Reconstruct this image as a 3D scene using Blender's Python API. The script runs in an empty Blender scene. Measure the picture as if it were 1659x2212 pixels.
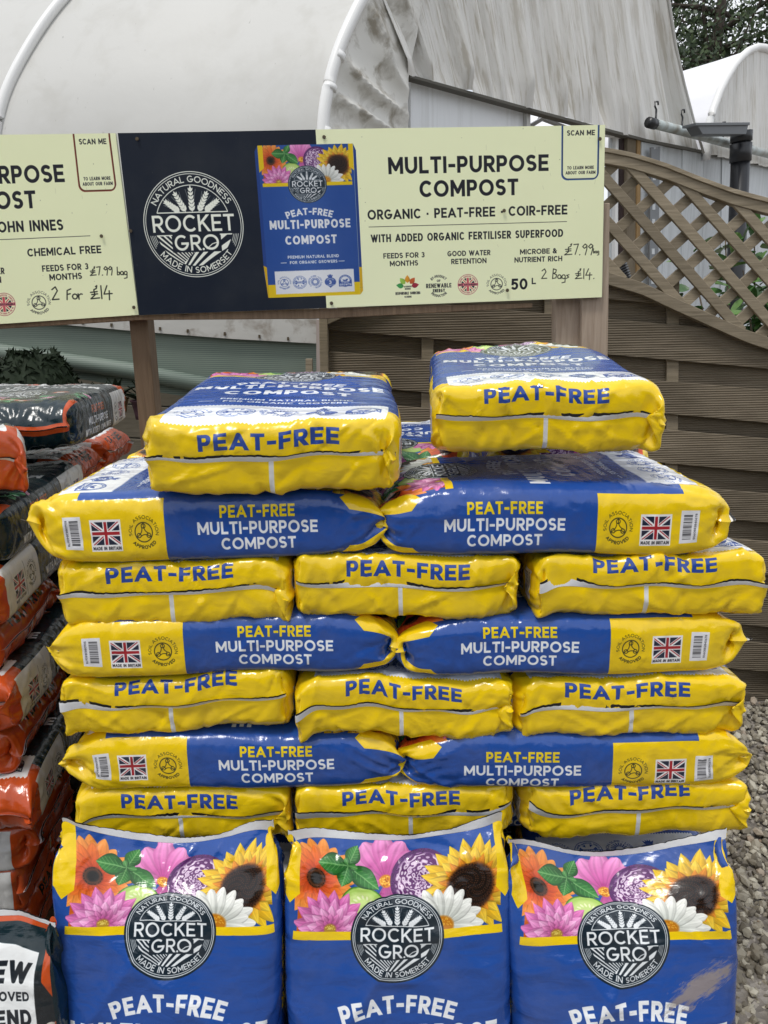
import bpy, bmesh, math, random, time
import numpy as np
from mathutils import Vector, Matrix
T0=time.time()
S=bpy.context.scene; COL=S.collection
# ================================================================ camera, sky, sun, exposure
PITCH,ROLL,FPX,CAMH=math.radians(13.5),math.radians(1.2),1600.,1.5
CX,CY=829.5,1106.            # photograph measured on a 1659 x 2212 grid
cam=bpy.data.cameras.new('camera'); camo=bpy.data.objects.new('camera',cam); COL.objects.link(camo); S.camera=camo
cam.sensor_fit='VERTICAL'; cam.sensor_height=36.; cam.lens=36.*FPX/2212.; cam.clip_start=.05; cam.clip_end=600.
camo.location=(0,0,CAMH); camo.rotation_euler=(Matrix.Rotation(math.pi/2-PITCH,3,'X')@Matrix.Rotation(-ROLL,3,'Z')).to_euler()
SUN_EL,SUN_AZ=math.radians(66),math.radians(215)     # high soft light from behind the camera, a little to the left
W=bpy.data.worlds.new('World'); S.world=W; W.use_nodes=True; nt=W.node_tree; nt.nodes.clear()
def wn(t,**k):
    n=nt.nodes.new(t)
    for a,b in k.items(): setattr(n,a,b)
    return n
sky=wn('ShaderNodeTexSky',sky_type='NISHITA',sun_disc=False,sun_elevation=SUN_EL,sun_rotation=SUN_AZ,air_density=1.2,dust_density=2.2)
tc=wn('ShaderNodeTexCoord'); cl=wn('ShaderNodeTexNoise'); cl.inputs['Scale'].default_value=2.2; cl.inputs['Detail'].default_value=5; cl.inputs['Roughness'].default_value=.55
cr=wn('ShaderNodeValToRGB'); cr.color_ramp.elements[0].position=.30; cr.color_ramp.elements[0].color=(.35,.35,.35,1); cr.color_ramp.elements[1].position=.52; cr.color_ramp.elements[1].color=(1,1,1,1)
cw=wn('ShaderNodeMix',data_type='RGBA'); cw.inputs[7].default_value=(8.6,8.9,9.4,1)
bg=wn('ShaderNodeBackground'); bg.inputs['Strength'].default_value=.095; wo=wn('ShaderNodeOutputWorld')
L=nt.links.new; L(tc.outputs['Generated'],cl.inputs['Vector']); L(cl.outputs['Fac'],cr.inputs['Fac']); L(cr.outputs['Color'],cw.inputs[0]); L(sky.outputs['Color'],cw.inputs[6]); L(cw.outputs[2],bg.inputs['Color']); L(bg.outputs[0],wo.inputs[0])
sl=bpy.data.lights.new('sun','SUN'); sl.energy=1.5; sl.angle=math.radians(12); sl.color=(1,.965,.91); so=bpy.data.objects.new('sun',sl); COL.objects.link(so)
so.rotation_euler=(math.pi/2-SUN_EL,0,math.radians(180)-SUN_AZ+math.pi*0)
so.rotation_euler=Vector((math.sin(SUN_AZ)*math.cos(SUN_EL),math.cos(SUN_AZ)*math.cos(SUN_EL),math.sin(SUN_EL))).to_track_quat('Z','Y').to_euler()
S.view_settings.view_transform='Standard'; S.view_settings.look='None'; S.view_settings.exposure=.28; S.view_settings.gamma=1.; S.view_settings.use_curve_mapping=False
S.render.engine='CYCLES'; S.cycles.max_bounces=6; S.cycles.transparent_max_bounces=8; S.cycles.caustics_reflective=False; S.cycles.caustics_refractive=False; S.cycles.use_denoising=True
RNG=np.random.default_rng(7)
def hx(s):
    return np.array([int(s[i:i+2],16)/255. for i in (0,2,4)],np.float32)
# ---------------------------------------------------------------- lettering
def arc(cx,cy,rx,ry,a0,a1,n=14):
    t=np.radians(np.linspace(a0,a1,n+1)); return [(cx+rx*math.cos(q),cy+ry*math.sin(q)) for q in t]
GL={
'A':(.92,[[(-.08,-.16),(.5,1),(1.08,-.16)],[(.22,.27),(.78,.27)]]),
'B':(.62,[[(0,0),(0,1)],[(0,1)]+arc(.55,.765,.40,.235,90,-90)+[(0,.53)],[(0,.53)]+arc(.6,.265,.40,.265,90,-90)+[(0,0)]]),
'C':(.78,[arc(.57,.5,.57,.5,43,317,22)]),
'D':(.8,[[(0,0),(0,1)],[(0,1)]+arc(.45,.5,.55,.5,90,-90,18)+[(0,0)]]),
'E':(.56,[[(0,0),(0,1)],[(0,1),(1,1)],[(0,.5),(.88,.5)],[(0,0),(1,0)]]),
'F':(.54,[[(0,0),(0,1)],[(0,1),(1,1)],[(0,.47),(.86,.47)]]),
'G':(.92,[arc(.5,.5,.5,.5,48,352,24),[(.55,.44),(1,.44)]]),
'H':(.76,[[(0,0),(0,1)],[(1,0),(1,1)],[(0,.5),(1,.5)]]),
'I':(.0,[[(.5,0),(.5,1)]]),
'J':(.46,[[(1,1),(1,.3)]+arc(.5,.3,.5,.3,0,-140)]),
'K':(.68,[[(0,0),(0,1)],[(1.06,1.15),(.05,.4),None],[None,(.33,.6),(1.12,-.16)]]),
'L':(.5,[[(0,0),(0,1)],[(0,0),(1,0)]]),
'M':(.94,[[(0,0),(0,1)],[(1,0),(1,1)],[None,(0.04,.98),(.5,.2),(.96,.98),None]]),
'N':(.78,[[(0,0),(0,1)],[(1,0),(1,1)],[None,(.02,.98),(.98,.02),None]]),
'O':(.98,[arc(.5,.5,.5,.5,0,360,30)]),
'P':(.6,[[(0,0),(0,1)],[(0,1)]+arc(.6,.71,.40,.29,90,-90)+[(0,.42)]]),
'Q':(.98,[arc(.5,.5,.5,.5,0,360,30),[(.62,.3),(1,0)]]),
'R':(.62,[[(0,0),(0,1)],[(0,1)]+arc(.6,.72,.40,.28,90,-90)+[(0,.44)],[None,(.48,.42),(1.12,-.16)]]),
'S':(.58,[arc(.5,.755,.5,.245,35,270,16)+arc(.5,.255,.5,.255,90,-145,16)]),
'T':(.62,[[(.5,0),(.5,1)],[(0,1),(1,1)]]),
'U':(.74,[[(0,1),(0,.42)]+arc(.5,.42,.5,.42,180,360,18)+[(1,.42),(1,1)]]),
'V':(.86,[[(-.08,1.16),(.5,0),(1.08,1.16)]]),
'W':(1.3,[[(-.04,1.16),(.27,0),(.5,1),(.73,0),(1.04,1.16)]]),
'X':(.75,[[(-.16,1.16),(1.16,-.16)],[(1.16,1.16),(-.16,-.16)]]),
'Y':(.78,[[(-.16,1.16),(.5,.43),(1.16,1.16)],[(.5,.43),(.5,0)]]),
'Z':(.62,[[(0,1),(1,1)],[(1,1),(0,0)],[(0,0),(1,0)]]),
'0':(.62,[arc(.5,.5,.5,.5,0,360,26)]),'1':(.2,[[(1,0),(1,1)],[(1,1),(0,.8)]]),
'2':(.56,[arc(.5,.7,.5,.3,165,-35,14)+[(0,0)],[(0,0),(1,0)]]),
'3':(.54,[arc(.48,.755,.46,.245,145,-90,14),arc(.48,.26,.52,.26,90,-150,14)]),
'4':(.6,[[(.75,0),(.75,1)],[(.75,1),(0,.28)],[(0,.28),(1,.28)]]),
'5':(.54,[[(.15,1),(.95,1)],[(.15,1),(.08,.52)],arc(.45,.32,.53,.32,140,-150,16)]),
'6':(.58,[arc(.5,.3,.5,.3,0,360,18),[(.06,.4),(.6,1.02)]]),
'7':(.56,[[(0,1),(1,1)],[(1,1),(.35,0)]]),
'8':(.56,[arc(.5,.76,.42,.24,0,360,18),arc(.5,.26,.5,.26,0,360,18)]),
'9':(.58,[arc(.5,.7,.5,.3,0,360,18),[(.94,.6),(.4,-.02)]]),
'-':(.3,[[(0,.42),(1,.42)]]),'.':(.0,[[(.5,0),(.5,.02)]]),',':(.05,[[(.5,.05),(.2,-.2)]]),
'%':(.8,[arc(.2,.78,.2,.2,0,360,12),arc(.8,.2,.2,.2,0,360,12),[(.9,1),(.1,0)]]),
'&':(.7,[[(1,0),(.2,.7)]+arc(.42,.8,.26,.2,190,-20,10)+[(.1,.35)]+arc(.4,.22,.4,.22,150,330,10)+[(1,.5)]]),
'*':(.1,[[(.5,.42),(.5,.44)]]),'_':(2.2,[[(0,.42),(1,.42)]]),
' ':(.28,[]),
}
_cache={}
def glyph(ch,t,wd):
    k=(ch,round(t,3),round(wd,3))
    if k in _cache: return _cache[k]
    w,st=GL[ch]; w=w*wd; S=[];D=[]
    f=lambda p:(t/2+p[0]*w*(1-t*.0), t/2+p[1]*(1-t))
    for s in st:
        n0,n1=s[0] is None,s[-1] is None
        q=[f(p) for p in s if p is not None]; q=[p for i,p in enumerate(q) if i==0 or abs(p[0]-q[i-1][0])+abs(p[1]-q[i-1][1])>1e-5]; closed=len(q)>3 and abs(q[0][0]-q[-1][0])+abs(q[0][1]-q[-1][1])<1e-6
        curved=len(q)>6
        for i in range(len(q)-1):
            ea=0 if (n0 or i>0 or closed or (curved and len(q)>12 and i==0 and ch in 'CGS3256')) else t/2
            eb=0 if (n1 or i<len(q)-2 or closed or (curved and ch in 'CGSJ3256')) else t/2
            S.append((*q[i],*q[i+1],ea,eb))
        D+= q[1:-1] + ([q[0]] if closed else [])
    r=(w+t, np.array(S,np.float32).reshape(-1,6), np.array(D,np.float32).reshape(-1,2))
    _cache[k]=r; return r
def seg_sd(X,Y,S,D,t):
    """signed distance of points to flat-ended strokes"""
    x=X.ravel()[:,None];y=Y.ravel()[:,None]
    ax,ay,bx,by,ea,eb=[S[:,i][None] for i in range(6)]
    L=np.hypot(bx-ax,by-ay)+1e-9; ux=(bx-ax)/L;uy=(by-ay)/L
    al=(x-ax)*ux+(y-ay)*uy; pe=np.abs((y-ay)*ux-(x-ax)*uy)-t/2
    d=np.maximum(pe,np.maximum(-ea-al,al-L-eb)).min(1)
    if len(D):
        d=np.minimum(d,np.hypot(x-D[:,0][None],y-D[:,1][None]).min(1)-t/2)
    return d.reshape(X.shape)
class Cv:
    def __init__(s,w,h,ppu,col):
        s.w,s.h,s.p=w,h,ppu; s.a=np.empty((int(round(h*ppu)),int(round(w*ppu)),3),np.float32); s.a[:]=col
    def win(s,x0,y0,x1,y1):
        p=s.p;H,W=s.a.shape[:2]
        i0,i1=max(0,int(y0*p)-1),min(H,int(y1*p)+2); j0,j1=max(0,int(x0*p)-1),min(W,int(x1*p)+2)
        if i1<=i0 or j1<=j0: return None
        Y,X=np.mgrid[i0:i1,j0:j1].astype(np.float32)
        return (slice(i0,i1),slice(j0,j1)),(X+.5)/p,(Y+.5)/p
    def put(s,sl,cov,col):
        c=np.clip(cov,0,1)[...,None]; s.a[sl]=s.a[sl]*(1-c)+c*np.asarray(col,np.float32)
    def rect(s,x0,y0,x1,y1,col,op=1):
        r=s.win(x0,y0,x1,y1)
        if r is None: return
        sl,X,Y=r; d=np.maximum(np.maximum(x0-X,X-x1),np.maximum(y0-Y,Y-y1)); s.put(sl,(.5-d*s.p).clip(0,1)*op,col)
    def ell(s,cx,cy,rx,ry,col,ring=None,op=1,ang=0,soft=1.):
        R=max(rx,ry); r=s.win(cx-R,cy-R,cx+R,cy+R)
        if r is None: return
        sl,X,Y=r; c,q=math.cos(ang),math.sin(ang); u=((X-cx)*c+(Y-cy)*q)/rx; v=(-(X-cx)*q+(Y-cy)*c)/ry
        d=(np.hypot(u,v)-1)*min(rx,ry)
        if ring: d=np.abs(d+ring/2)-ring/2
        s.put(sl,(.5-d*s.p/soft).clip(0,1)*op,col)
    def poly(s,P,col,op=1):
        P=np.array(P,np.float32); r=s.win(P[:,0].min(),P[:,1].min(),P[:,0].max(),P[:,1].max())
        if r is None: return
        sl,X,Y=r; ins=np.zeros(X.shape,bool); d=np.full(X.shape,1e9,np.float32)
        for a,b in zip(P,np.roll(P,-1,0)):
            e=b-a; q=X-a[0]; w=Y-a[1]; t=((q*e[0]+w*e[1])/(e@e+1e-12)).clip(0,1)
            d=np.minimum(d,np.hypot(q-t*e[0],w-t*e[1]))
            c=((a[1]<=Y)!=(b[1]<=Y)); ins^= c & (X < (b[0]-a[0])*(Y-a[1])/(b[1]-a[1]+1e-12)+a[0])
        d=np.where(ins,-d,d); s.put(sl,(.5-d*s.p).clip(0,1)*op,col)
    def line(s,P,t,col,op=1,flat=False):
        P=np.array(P,np.float32); r=s.win(P[:,0].min()-t,P[:,1].min()-t,P[:,0].max()+t,P[:,1].max()+t)
        if r is None: return
        sl,X,Y=r; S=np.array([(*a,*b,0,0) for a,b in zip(P[:-1],P[1:])],np.float32)
        d=seg_sd(X,Y,S,P[1:-1] if flat else P,t); s.put(sl,(.5-d*s.p).clip(0,1)*op,col)
    def glyph(s,ch,x,y,cap,ang,col,t=.2,wd=1.,slant=0,op=1):
        w,S,D=glyph(ch,t,wd)
        if not len(S): return w
        c,q=math.cos(ang),math.sin(ang)
        C=[(x+(u*c-v*q)*cap,y+(u*q+v*c)*cap) for u in (-.1,w+.1+slant) for v in (-.25,1.1)]
        r=s.win(min(p[0] for p in C),min(p[1] for p in C),max(p[0] for p in C),max(p[1] for p in C))
        if r is None: return w
        sl,X,Y=r; U=((X-x)*c+(Y-y)*q)/cap; V=(-(X-x)*q+(Y-y)*c)/cap; U=U-V*slant
        d=seg_sd(U,V,S,D,t)
        if ch!=',': d=np.maximum(d,np.maximum(-V,V-1))
        s.put(sl,(.5-d*cap*s.p).clip(0,1)*op,col); return w
    def text(s,txt,x,y,cap,col,t=.2,ang=0,wd=1.,gap=.13,al='c',width=None,slant=0,op=1):
        """baseline text, y baseline; al centre/left/right; width stretches the gaps"""
        ws=[GL[c][0]*wd+t if c!=' ' else .34 for c in txt]; n=max(1,len(txt)-1)
        tot=sum(ws)+gap*n
        if width:
            k=width/cap; gap2=(k-sum(ws))/n
            if gap2<.09 or gap2>.2:
                gap2=.12 if gap2<.09 else .18; sg=sum(GL[c][0] for c in txt if c!=' '); wd=max(.3,(k-gap2*n-sum(t if c!=' ' else .34 for c in txt))/sg); ws=[GL[c][0]*wd+t if c!=' ' else .34 for c in txt]; gap2=(k-sum(ws))/n
            gap=gap2; tot=k
        o={'c':-tot/2,'l':0,'r':-tot}[al]; c,q=math.cos(ang),math.sin(ang)
        for ch,w in zip(txt,ws):
            s.glyph(ch,x+o*cap*c,y+o*cap*q,cap,ang,col,t,wd,slant,op); o+=w+gap
    def arctext(s,txt,cx,cy,R,cap,col,t=.2,mid=90,wd=1.,gap=.15,inside=False,span=None,op=1):
        """text on a circle, centred on angle mid; inside=True reads along the bottom"""
        ws=[GL[c][0]*wd+t if c!=' ' else .34 for c in txt]; n=max(1,len(txt)-1)
        Rm=R+cap*.5*(1 if not inside else -1)
        if span:
            k=math.radians(span)*Rm/cap; gap=(k-sum(ws))/n
            if gap<.1: gap=.12; sg=sum(GL[c][0] for c in txt if c!=' '); wd=max(.25,(k-gap*n-sum(t if c!=' ' else .34 for c in txt))/sg); ws=[GL[c][0]*wd+t if c!=' ' else .34 for c in txt]; gap=(k-sum(ws))/n
        tot=(sum(ws)+gap*n)*cap/Rm; a=math.radians(mid)+(tot/2 if not inside else -tot/2); sg=-1 if not inside else 1
        for ch,w in zip(txt,ws):
            am=a+sg*(w*cap/Rm)/2; rot=am-math.pi/2 if not inside else am+math.pi/2
            px=cx+R*math.cos(am)-math.cos(rot)*w*cap/2; py=cy+R*math.sin(am)-math.sin(rot)*w*cap/2
            s.glyph(ch,px,py,cap,rot,col,t,wd,0,op); a+=sg*(w+gap)*cap/Rm
    def petal(s,x,y,ang,L,W,c0,c1,edge=None,p=.75,streak=.5,tip=1.0,seed=0,op=1,mid=None,notch=0):
        """one petal or leaf from its base, colour running base to tip, veins along it"""
        c,q=math.cos(ang),math.sin(ang); B=[(x+(u*c-v*q),y+(u*q+v*c)) for u in (0,L) for v in (-W,W)]
        r=s.win(min(b[0] for b in B),min(b[1] for b in B),max(b[0] for b in B),max(b[1] for b in B))
        if r is None: return
        sl,X,Y=r; U=((X-x)*c+(Y-y)*q)/L; V=(-(X-x)*q+(Y-y)*c)
        u=U.clip(0,1); prof=W*np.maximum(np.sin(math.pi*u**p),0)**tip+1e-4
        if notch: prof=prof*(1-notch*.25*(1+np.sin(V/W*9))*(u>.8)*(u-.8)*5)
        d=np.where((U<0)|(U>1),1,np.abs(V)-prof); rr=(V/prof).clip(-1,1)
        col=c0+(c1-c0)*u[...,None]
        st=np.sin(rr*9+seed)*.5+np.sin(rr*17+seed*2.3)*.3
        sh=1+streak*(.10*st-.22*np.abs(rr)**3+.10*(rr+.3))
        col=col*sh[...,None]
        if mid is not None: col=col+(mid-col)*(np.exp(-(V/(.05*W+.3/s.p))**2)*.8)[...,None]
        if edge is not None: col=col+(edge-col)*((np.abs(rr)**5)*.7)[...,None]
        s.put(sl,(.5-d*s.p).clip(0,1)*op,col.clip(0,1))
# ---------------------------------------------------------------- emblems
def emblem(c,cx,cy,r,ink,bg=None):
    P=lambda *a:[(cx+x*r,cy+y*r) for x,y in a]
    if bg is not None: c.ell(cx,cy,r*1.03,r*1.03,bg)
    c.ell(cx,cy,r*.985,r*.985,ink,ring=r*.016); c.ell(cx,cy,r*.945,r*.945,ink,ring=r*.013)
    c.arctext('NATURAL GOODNESS',cx,cy,r*.785,r*.12,ink,t=.16,mid=90,span=124)
    c.arctext('MADE IN SOMERSET',cx,cy,r*.905,r*.12,ink,t=.16,mid=270,span=106,inside=True)
    c.line([(cx+r*.735*math.cos(a),cy+r*.735*math.sin(a)) for a in np.linspace(math.radians(19),math.radians(161),24)],r*.016,ink)
    c.line(P((-.69,.235),(.69,.235)),r*.02,ink)
    for bx,tx,ty in ((0,0,.72),(.13,.33,.62),(-.13,-.33,.62),(.25,.54,.46),(-.25,-.54,.46)):
        by=.25; L=math.hypot(tx-bx,ty-by); a=math.atan2(ty-by,tx-bx); d=(math.cos(a),math.sin(a)); k=6
        c.line(P((bx,by),(tx,ty)),r*.014,ink)
        for i in range(k):
            f=(i+.2)/k*L*.9; x,y=bx+d[0]*f,by+d[1]*f; g=(1-.3*i/k)
            for sgn in (-1,1): c.petal(cx+x*r,cy+y*r,a+sgn*.6,r*.115*g,r*.024*g,ink,ink,streak=0)
        c.petal(cx+(tx-d[0]*.1)*r,cy+(ty-d[1]*.1)*r,a,r*.11,r*.022,ink,ink,streak=0)
        for q in (-.24,.24): c.line(P((bx,by),(bx+math.cos(a+q)*L*.9,by+math.sin(a+q)*L*.9)),r*.007,ink,op=.6)
    # ploughed field: furrows kept inside a bowl under the words
    sl,X,Y=c.win(cx-r*.8,cy-r*.8,cx+r*.8,cy-r*.17); x=(X-cx)/r; y=(Y-cy)/r; rad=np.hypot(x,y); px=1/(r*c.p)
    bowl=((.77-rad)/px).clip(0,1)*((-.185-y)/px+.5).clip(0,1)
    words=((np.maximum(np.abs(x-.03)-.485,np.abs(y+.33)-.175))/px).clip(0,1)
    ph=(np.arctan2(y+1.30+.18*x*x,x+.62)*9.)%1; dd=np.minimum(ph,1-ph); m1=((.27-dd)/px/9).clip(0,1)
    pl=(np.arctan2(y+1.15,x-.35)*17)%1; dl=np.minimum(pl,1-pl); m2=((.25-dl)/px/14).clip(0,1)
    cov=np.where((y>-.74+.85*(x+.30))&(x<.16),m2,m1); c.put(sl,cov*bowl*words,ink)
    c.line(P((-.74,-.185),(-.45,-.185)),r*.022,ink); c.line(P((.51,-.185),(.74,-.185)),r*.022,ink)
    for sgn in (-1,1):
        for k in range(4): c.line([(cx+sgn*r*(.89-.03*k)*math.cos(a),cy+r*(.89-.03*k)*math.sin(a)) for a in np.radians(np.linspace(-12-k*.5,-28+1.5*k,5))],r*.01,ink)
    c.text('ROCKET',cx,cy-r*.125,r*.315,ink,t=.155,width=r*1.62)
    c.text('GR',cx-r*.15,cy-r*.475,r*.295,ink,t=.155,width=r*.52); c.text('O',cx+r*.33,cy-r*.475,r*.295,ink,t=.155,wd=.95); c.ell(cx+r*.155,cy-r*.455,r*.022,r*.022,ink)
    c.line(P((.22,-.45),(.34,-.36),(.45,-.33)),r*.018,ink)
def soil(c,cx,cy,r,ink,t=1.,ang=0):
    """round approved mark: ring of words round a circle of loops"""
    A=ang
    c.arctext('SOIL ASSOCIATION',cx,cy,r*.78,r*.21,ink,t=.13*t,mid=90+A,span=205,gap=.2)
    c.arctext('APPROVED',cx,cy,r*1.0,r*.22,ink,t=.19*t,mid=270+A,span=105,inside=True)
    c.ell(cx,cy,r*.60,r*.60,ink,ring=r*.065)
    for k in range(3):
        a0=math.radians(90+A+120*k); pts=[]
        for s in np.linspace(0,1,16):
            th=a0+(s-.5)*2*math.pi*.98; rr=.17; 
            x=.37*math.cos(a0)+rr*math.cos(th)*.75; y=.37*math.sin(a0)+rr*math.sin(th)*.75
            pts.append((cx+x*r,cy+y*r))
        c.line(pts,r*.055,ink)
        a1=math.radians(90+A+120*k); a2=math.radians(90+A+120*(k+1))
        pts=[]
        for s in np.linspace(0,1,10):
            P0=(.37*math.cos(a1)+.13*math.cos(a1+1.57),.37*math.sin(a1)+.13*math.sin(a1+1.57)); P2=(.52*math.cos(a2),.52*math.sin(a2)); P1=(0,0)
            pts.append((cx+r*((1-s)**2*P0[0]+2*s*(1-s)*P1[0]+s*s*P2[0]),cy+r*((1-s)**2*P0[1]+2*s*(1-s)*P1[1]+s*s*P2[1])))
        c.line(pts,r*.055,ink)
def flag(c,cx,cy,w,h,ang,blue,red,white,t=1.,words='MADE IN BRITAIN',card=True):
    """union flag in a turned frame, on a white card"""
    co,si=math.cos(ang),math.sin(ang)
    T=lambda x,y:(cx+x*co-y*si,cy+x*si+y*co)
    Q=lambda a,b,x,y:[T(a,b),T(x,b),T(x,y),T(a,y)]
    if card: c.poly(Q(-w*.56,-h*.80,w*.56,h*.60),white); c.text(words,*T(0,-h*.73),h*.15,hx('1c1c22'),t=.2,ang=ang,width=w*1.02)
    R=max(w,h); r=c.win(cx-R,cy-R,cx+R,cy+R)
    sl,X,Y=r; x=((X-cx)*co+(Y-cy)*si)/(w/2); y=(-(X-cx)*si+(Y-cy)*co)/(h/2)
    col=np.empty(x.shape+(3,),np.float32); col[:]=blue
    asp=h/w; n=math.hypot(1,asp)
    px=x*(w/h); d1=np.abs(x*asp-y*asp)/n; d2=np.abs(x*asp+y*asp)/n   # distance to diagonals in half-widths
    def m(mask,k): col[mask]=k
    m((d1<.115)|(d2<.115),white)
    s1=(x*asp-y*asp)/n; s2=(x*asp+y*asp)/n
    m(((s1>0)&(s1<.07)&(x<0))|((s1<0)&(s1>-.07)&(x>0)),red); m(((s2>0)&(s2<.07)&(x>0))|((s2<0)&(s2>-.07)&(x<0)),red)
    m((np.abs(x)<.17)|(np.abs(y)<.17/asp),white); m((np.abs(x)<.10)|(np.abs(y)<.10/asp),red)
    d=np.maximum(np.abs(x)-1,np.abs(y)-1)*h/2; c.put(sl,(.5-d*c.p).clip(0,1),col)
def roundflag(c,cx,cy,r,blue,red,white,words,band,bandtxt='100% SUSTAINABLE',bandink=None):
    sl,X,Y=c.win(cx-r,cy-r,cx+r,cy+r); x=(X-cx)/r;y=(Y-cy)/r; rr=np.hypot(x,y)
    c.ell(cx,cy,r,r,white); c.ell(cx,cy,r,r,words,ring=r*.05)
    col=np.empty(x.shape+(3,),np.float32); col[:]=blue
    d1=np.abs(x-y)/1.414; d2=np.abs(x+y)/1.414
    col[(d1<.13)|(d2<.13)]=white; col[(d1<.05)|(d2<.05)]=red; col[(np.abs(x)<.16)]=white; col[(np.abs(x)<.11)]=red
    c.put(sl,(.5-(rr-.66)*r*c.p).clip(0,1),col)
    c.rect(cx-r,cy-r*.14,cx+r,cy+r*.14,band); c.text(bandtxt,cx,cy-r*.09,r*.18,bandink if bandink is not None else words,t=.2,width=r*1.9)
    c.arctext('GROWN, HARVESTED, SOURCED',cx,cy,r*.73,r*.15,words,t=.17,mid=90,span=150)
    c.arctext('& MANUFACTURED IN THE UK',cx,cy,r*.88,r*.15,words,t=.17,mid=270,span=140,inside=True)
def sun_mark(c,cx,cy,r,ink):
    for k in range(20):
        a=k/20*2*math.pi; c.line([(cx+r*.32*math.cos(a),cy+r*.32*math.sin(a)),(cx+r*.62*math.cos(a),cy+r*.62*math.sin(a))],r*.085,ink)
    c.arctext('CARBON SURE - LOW CARBON -',cx,cy,r*.75,r*.22,ink,t=.17,mid=60,span=335)
def beet_mark(c,cx,cy,r,ink,paper):
    c.ell(cx,cy-r*.1,r*.85,r*.72,ink); c.poly([(cx-r*.6,cy-r*.5),(cx+r*.6,cy-r*.5),(cx,cy-r*1.05)],ink)
    for a in (55,75,90,105,125): c.petal(cx,cy+r*.45,math.radians(a),r*.72,r*.12,ink,ink,streak=0)
    c.text('3',cx,cy-r*.42,r*.55,paper,t=.22); c.arctext('FEEDS FOR',cx,cy-r*.15,r*.5,r*.16,paper,t=.18,mid=90,span=110); c.text('MONTHS',cx,cy-r*.72,r*.2,paper,t=.2)
def growth_mark(c,cx,cy,r,ink,paper):
    c.rect(cx-r,cy-r*.95,cx+r,cy-r*.05,ink); c.ell(cx,cy-r*.05,r,r,ink); c.ell(cx,cy-r*.02,r*.68,r*.68,paper)
    c.rect(cx-r,cy-r*.95,cx+r,cy-r*.18,ink); c.petal(cx,cy-r*.1,math.radians(40),r*.6,r*.16,ink,ink,streak=0); c.petal(cx,cy-r*.1,math.radians(145),r*.5,r*.14,ink,ink,streak=0)
    c.arctext('CONTAINS MINERAL MICROBES',cx,cy-r*.05,r*.75,r*.17,paper,t=.16,mid=90,span=165)
    c.text('TO BOOST',cx,cy-r*.42,r*.2,paper,t=.2,width=r*1.2); c.text('GROWTH',cx,cy-r*.83,r*.32,paper,t=.22,width=r*1.8)
def barcode(c,x0,y0,x1,y1,vert=True,seed=3):
    g=np.random.default_rng(seed); c.rect(x0,y0,x1,y1,hx('e6e6ea'))
    m=.1*(x1-x0); 
    p=y0+m*1.2 if vert else x0+m*1.2; e=(y1 if vert else x1)-m*1.2
    while p<e:
        w=g.choice([.05,.05,.1,.15]); 
        if vert: c.rect(x0+m*2.4,p,x1-m,p+w,hx('26262c'))
        else: c.rect(p,y0+m*2.4,p+w,y1-m,hx('26262c'))
        p+=w+g.choice([.06,.1,.16])
    if vert: c.text('5060882840678',x0+m*1.7,(y0+y1)/2,.45,hx('26262c'),t=.16,ang=math.pi/2,width=(y1-y0)*.8)
    else: c.text('5060882840678',(x0+x1)/2,y0+m*.8,.4,hx('26262c'),t=.16,width=(x1-x0)*.8)
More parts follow.
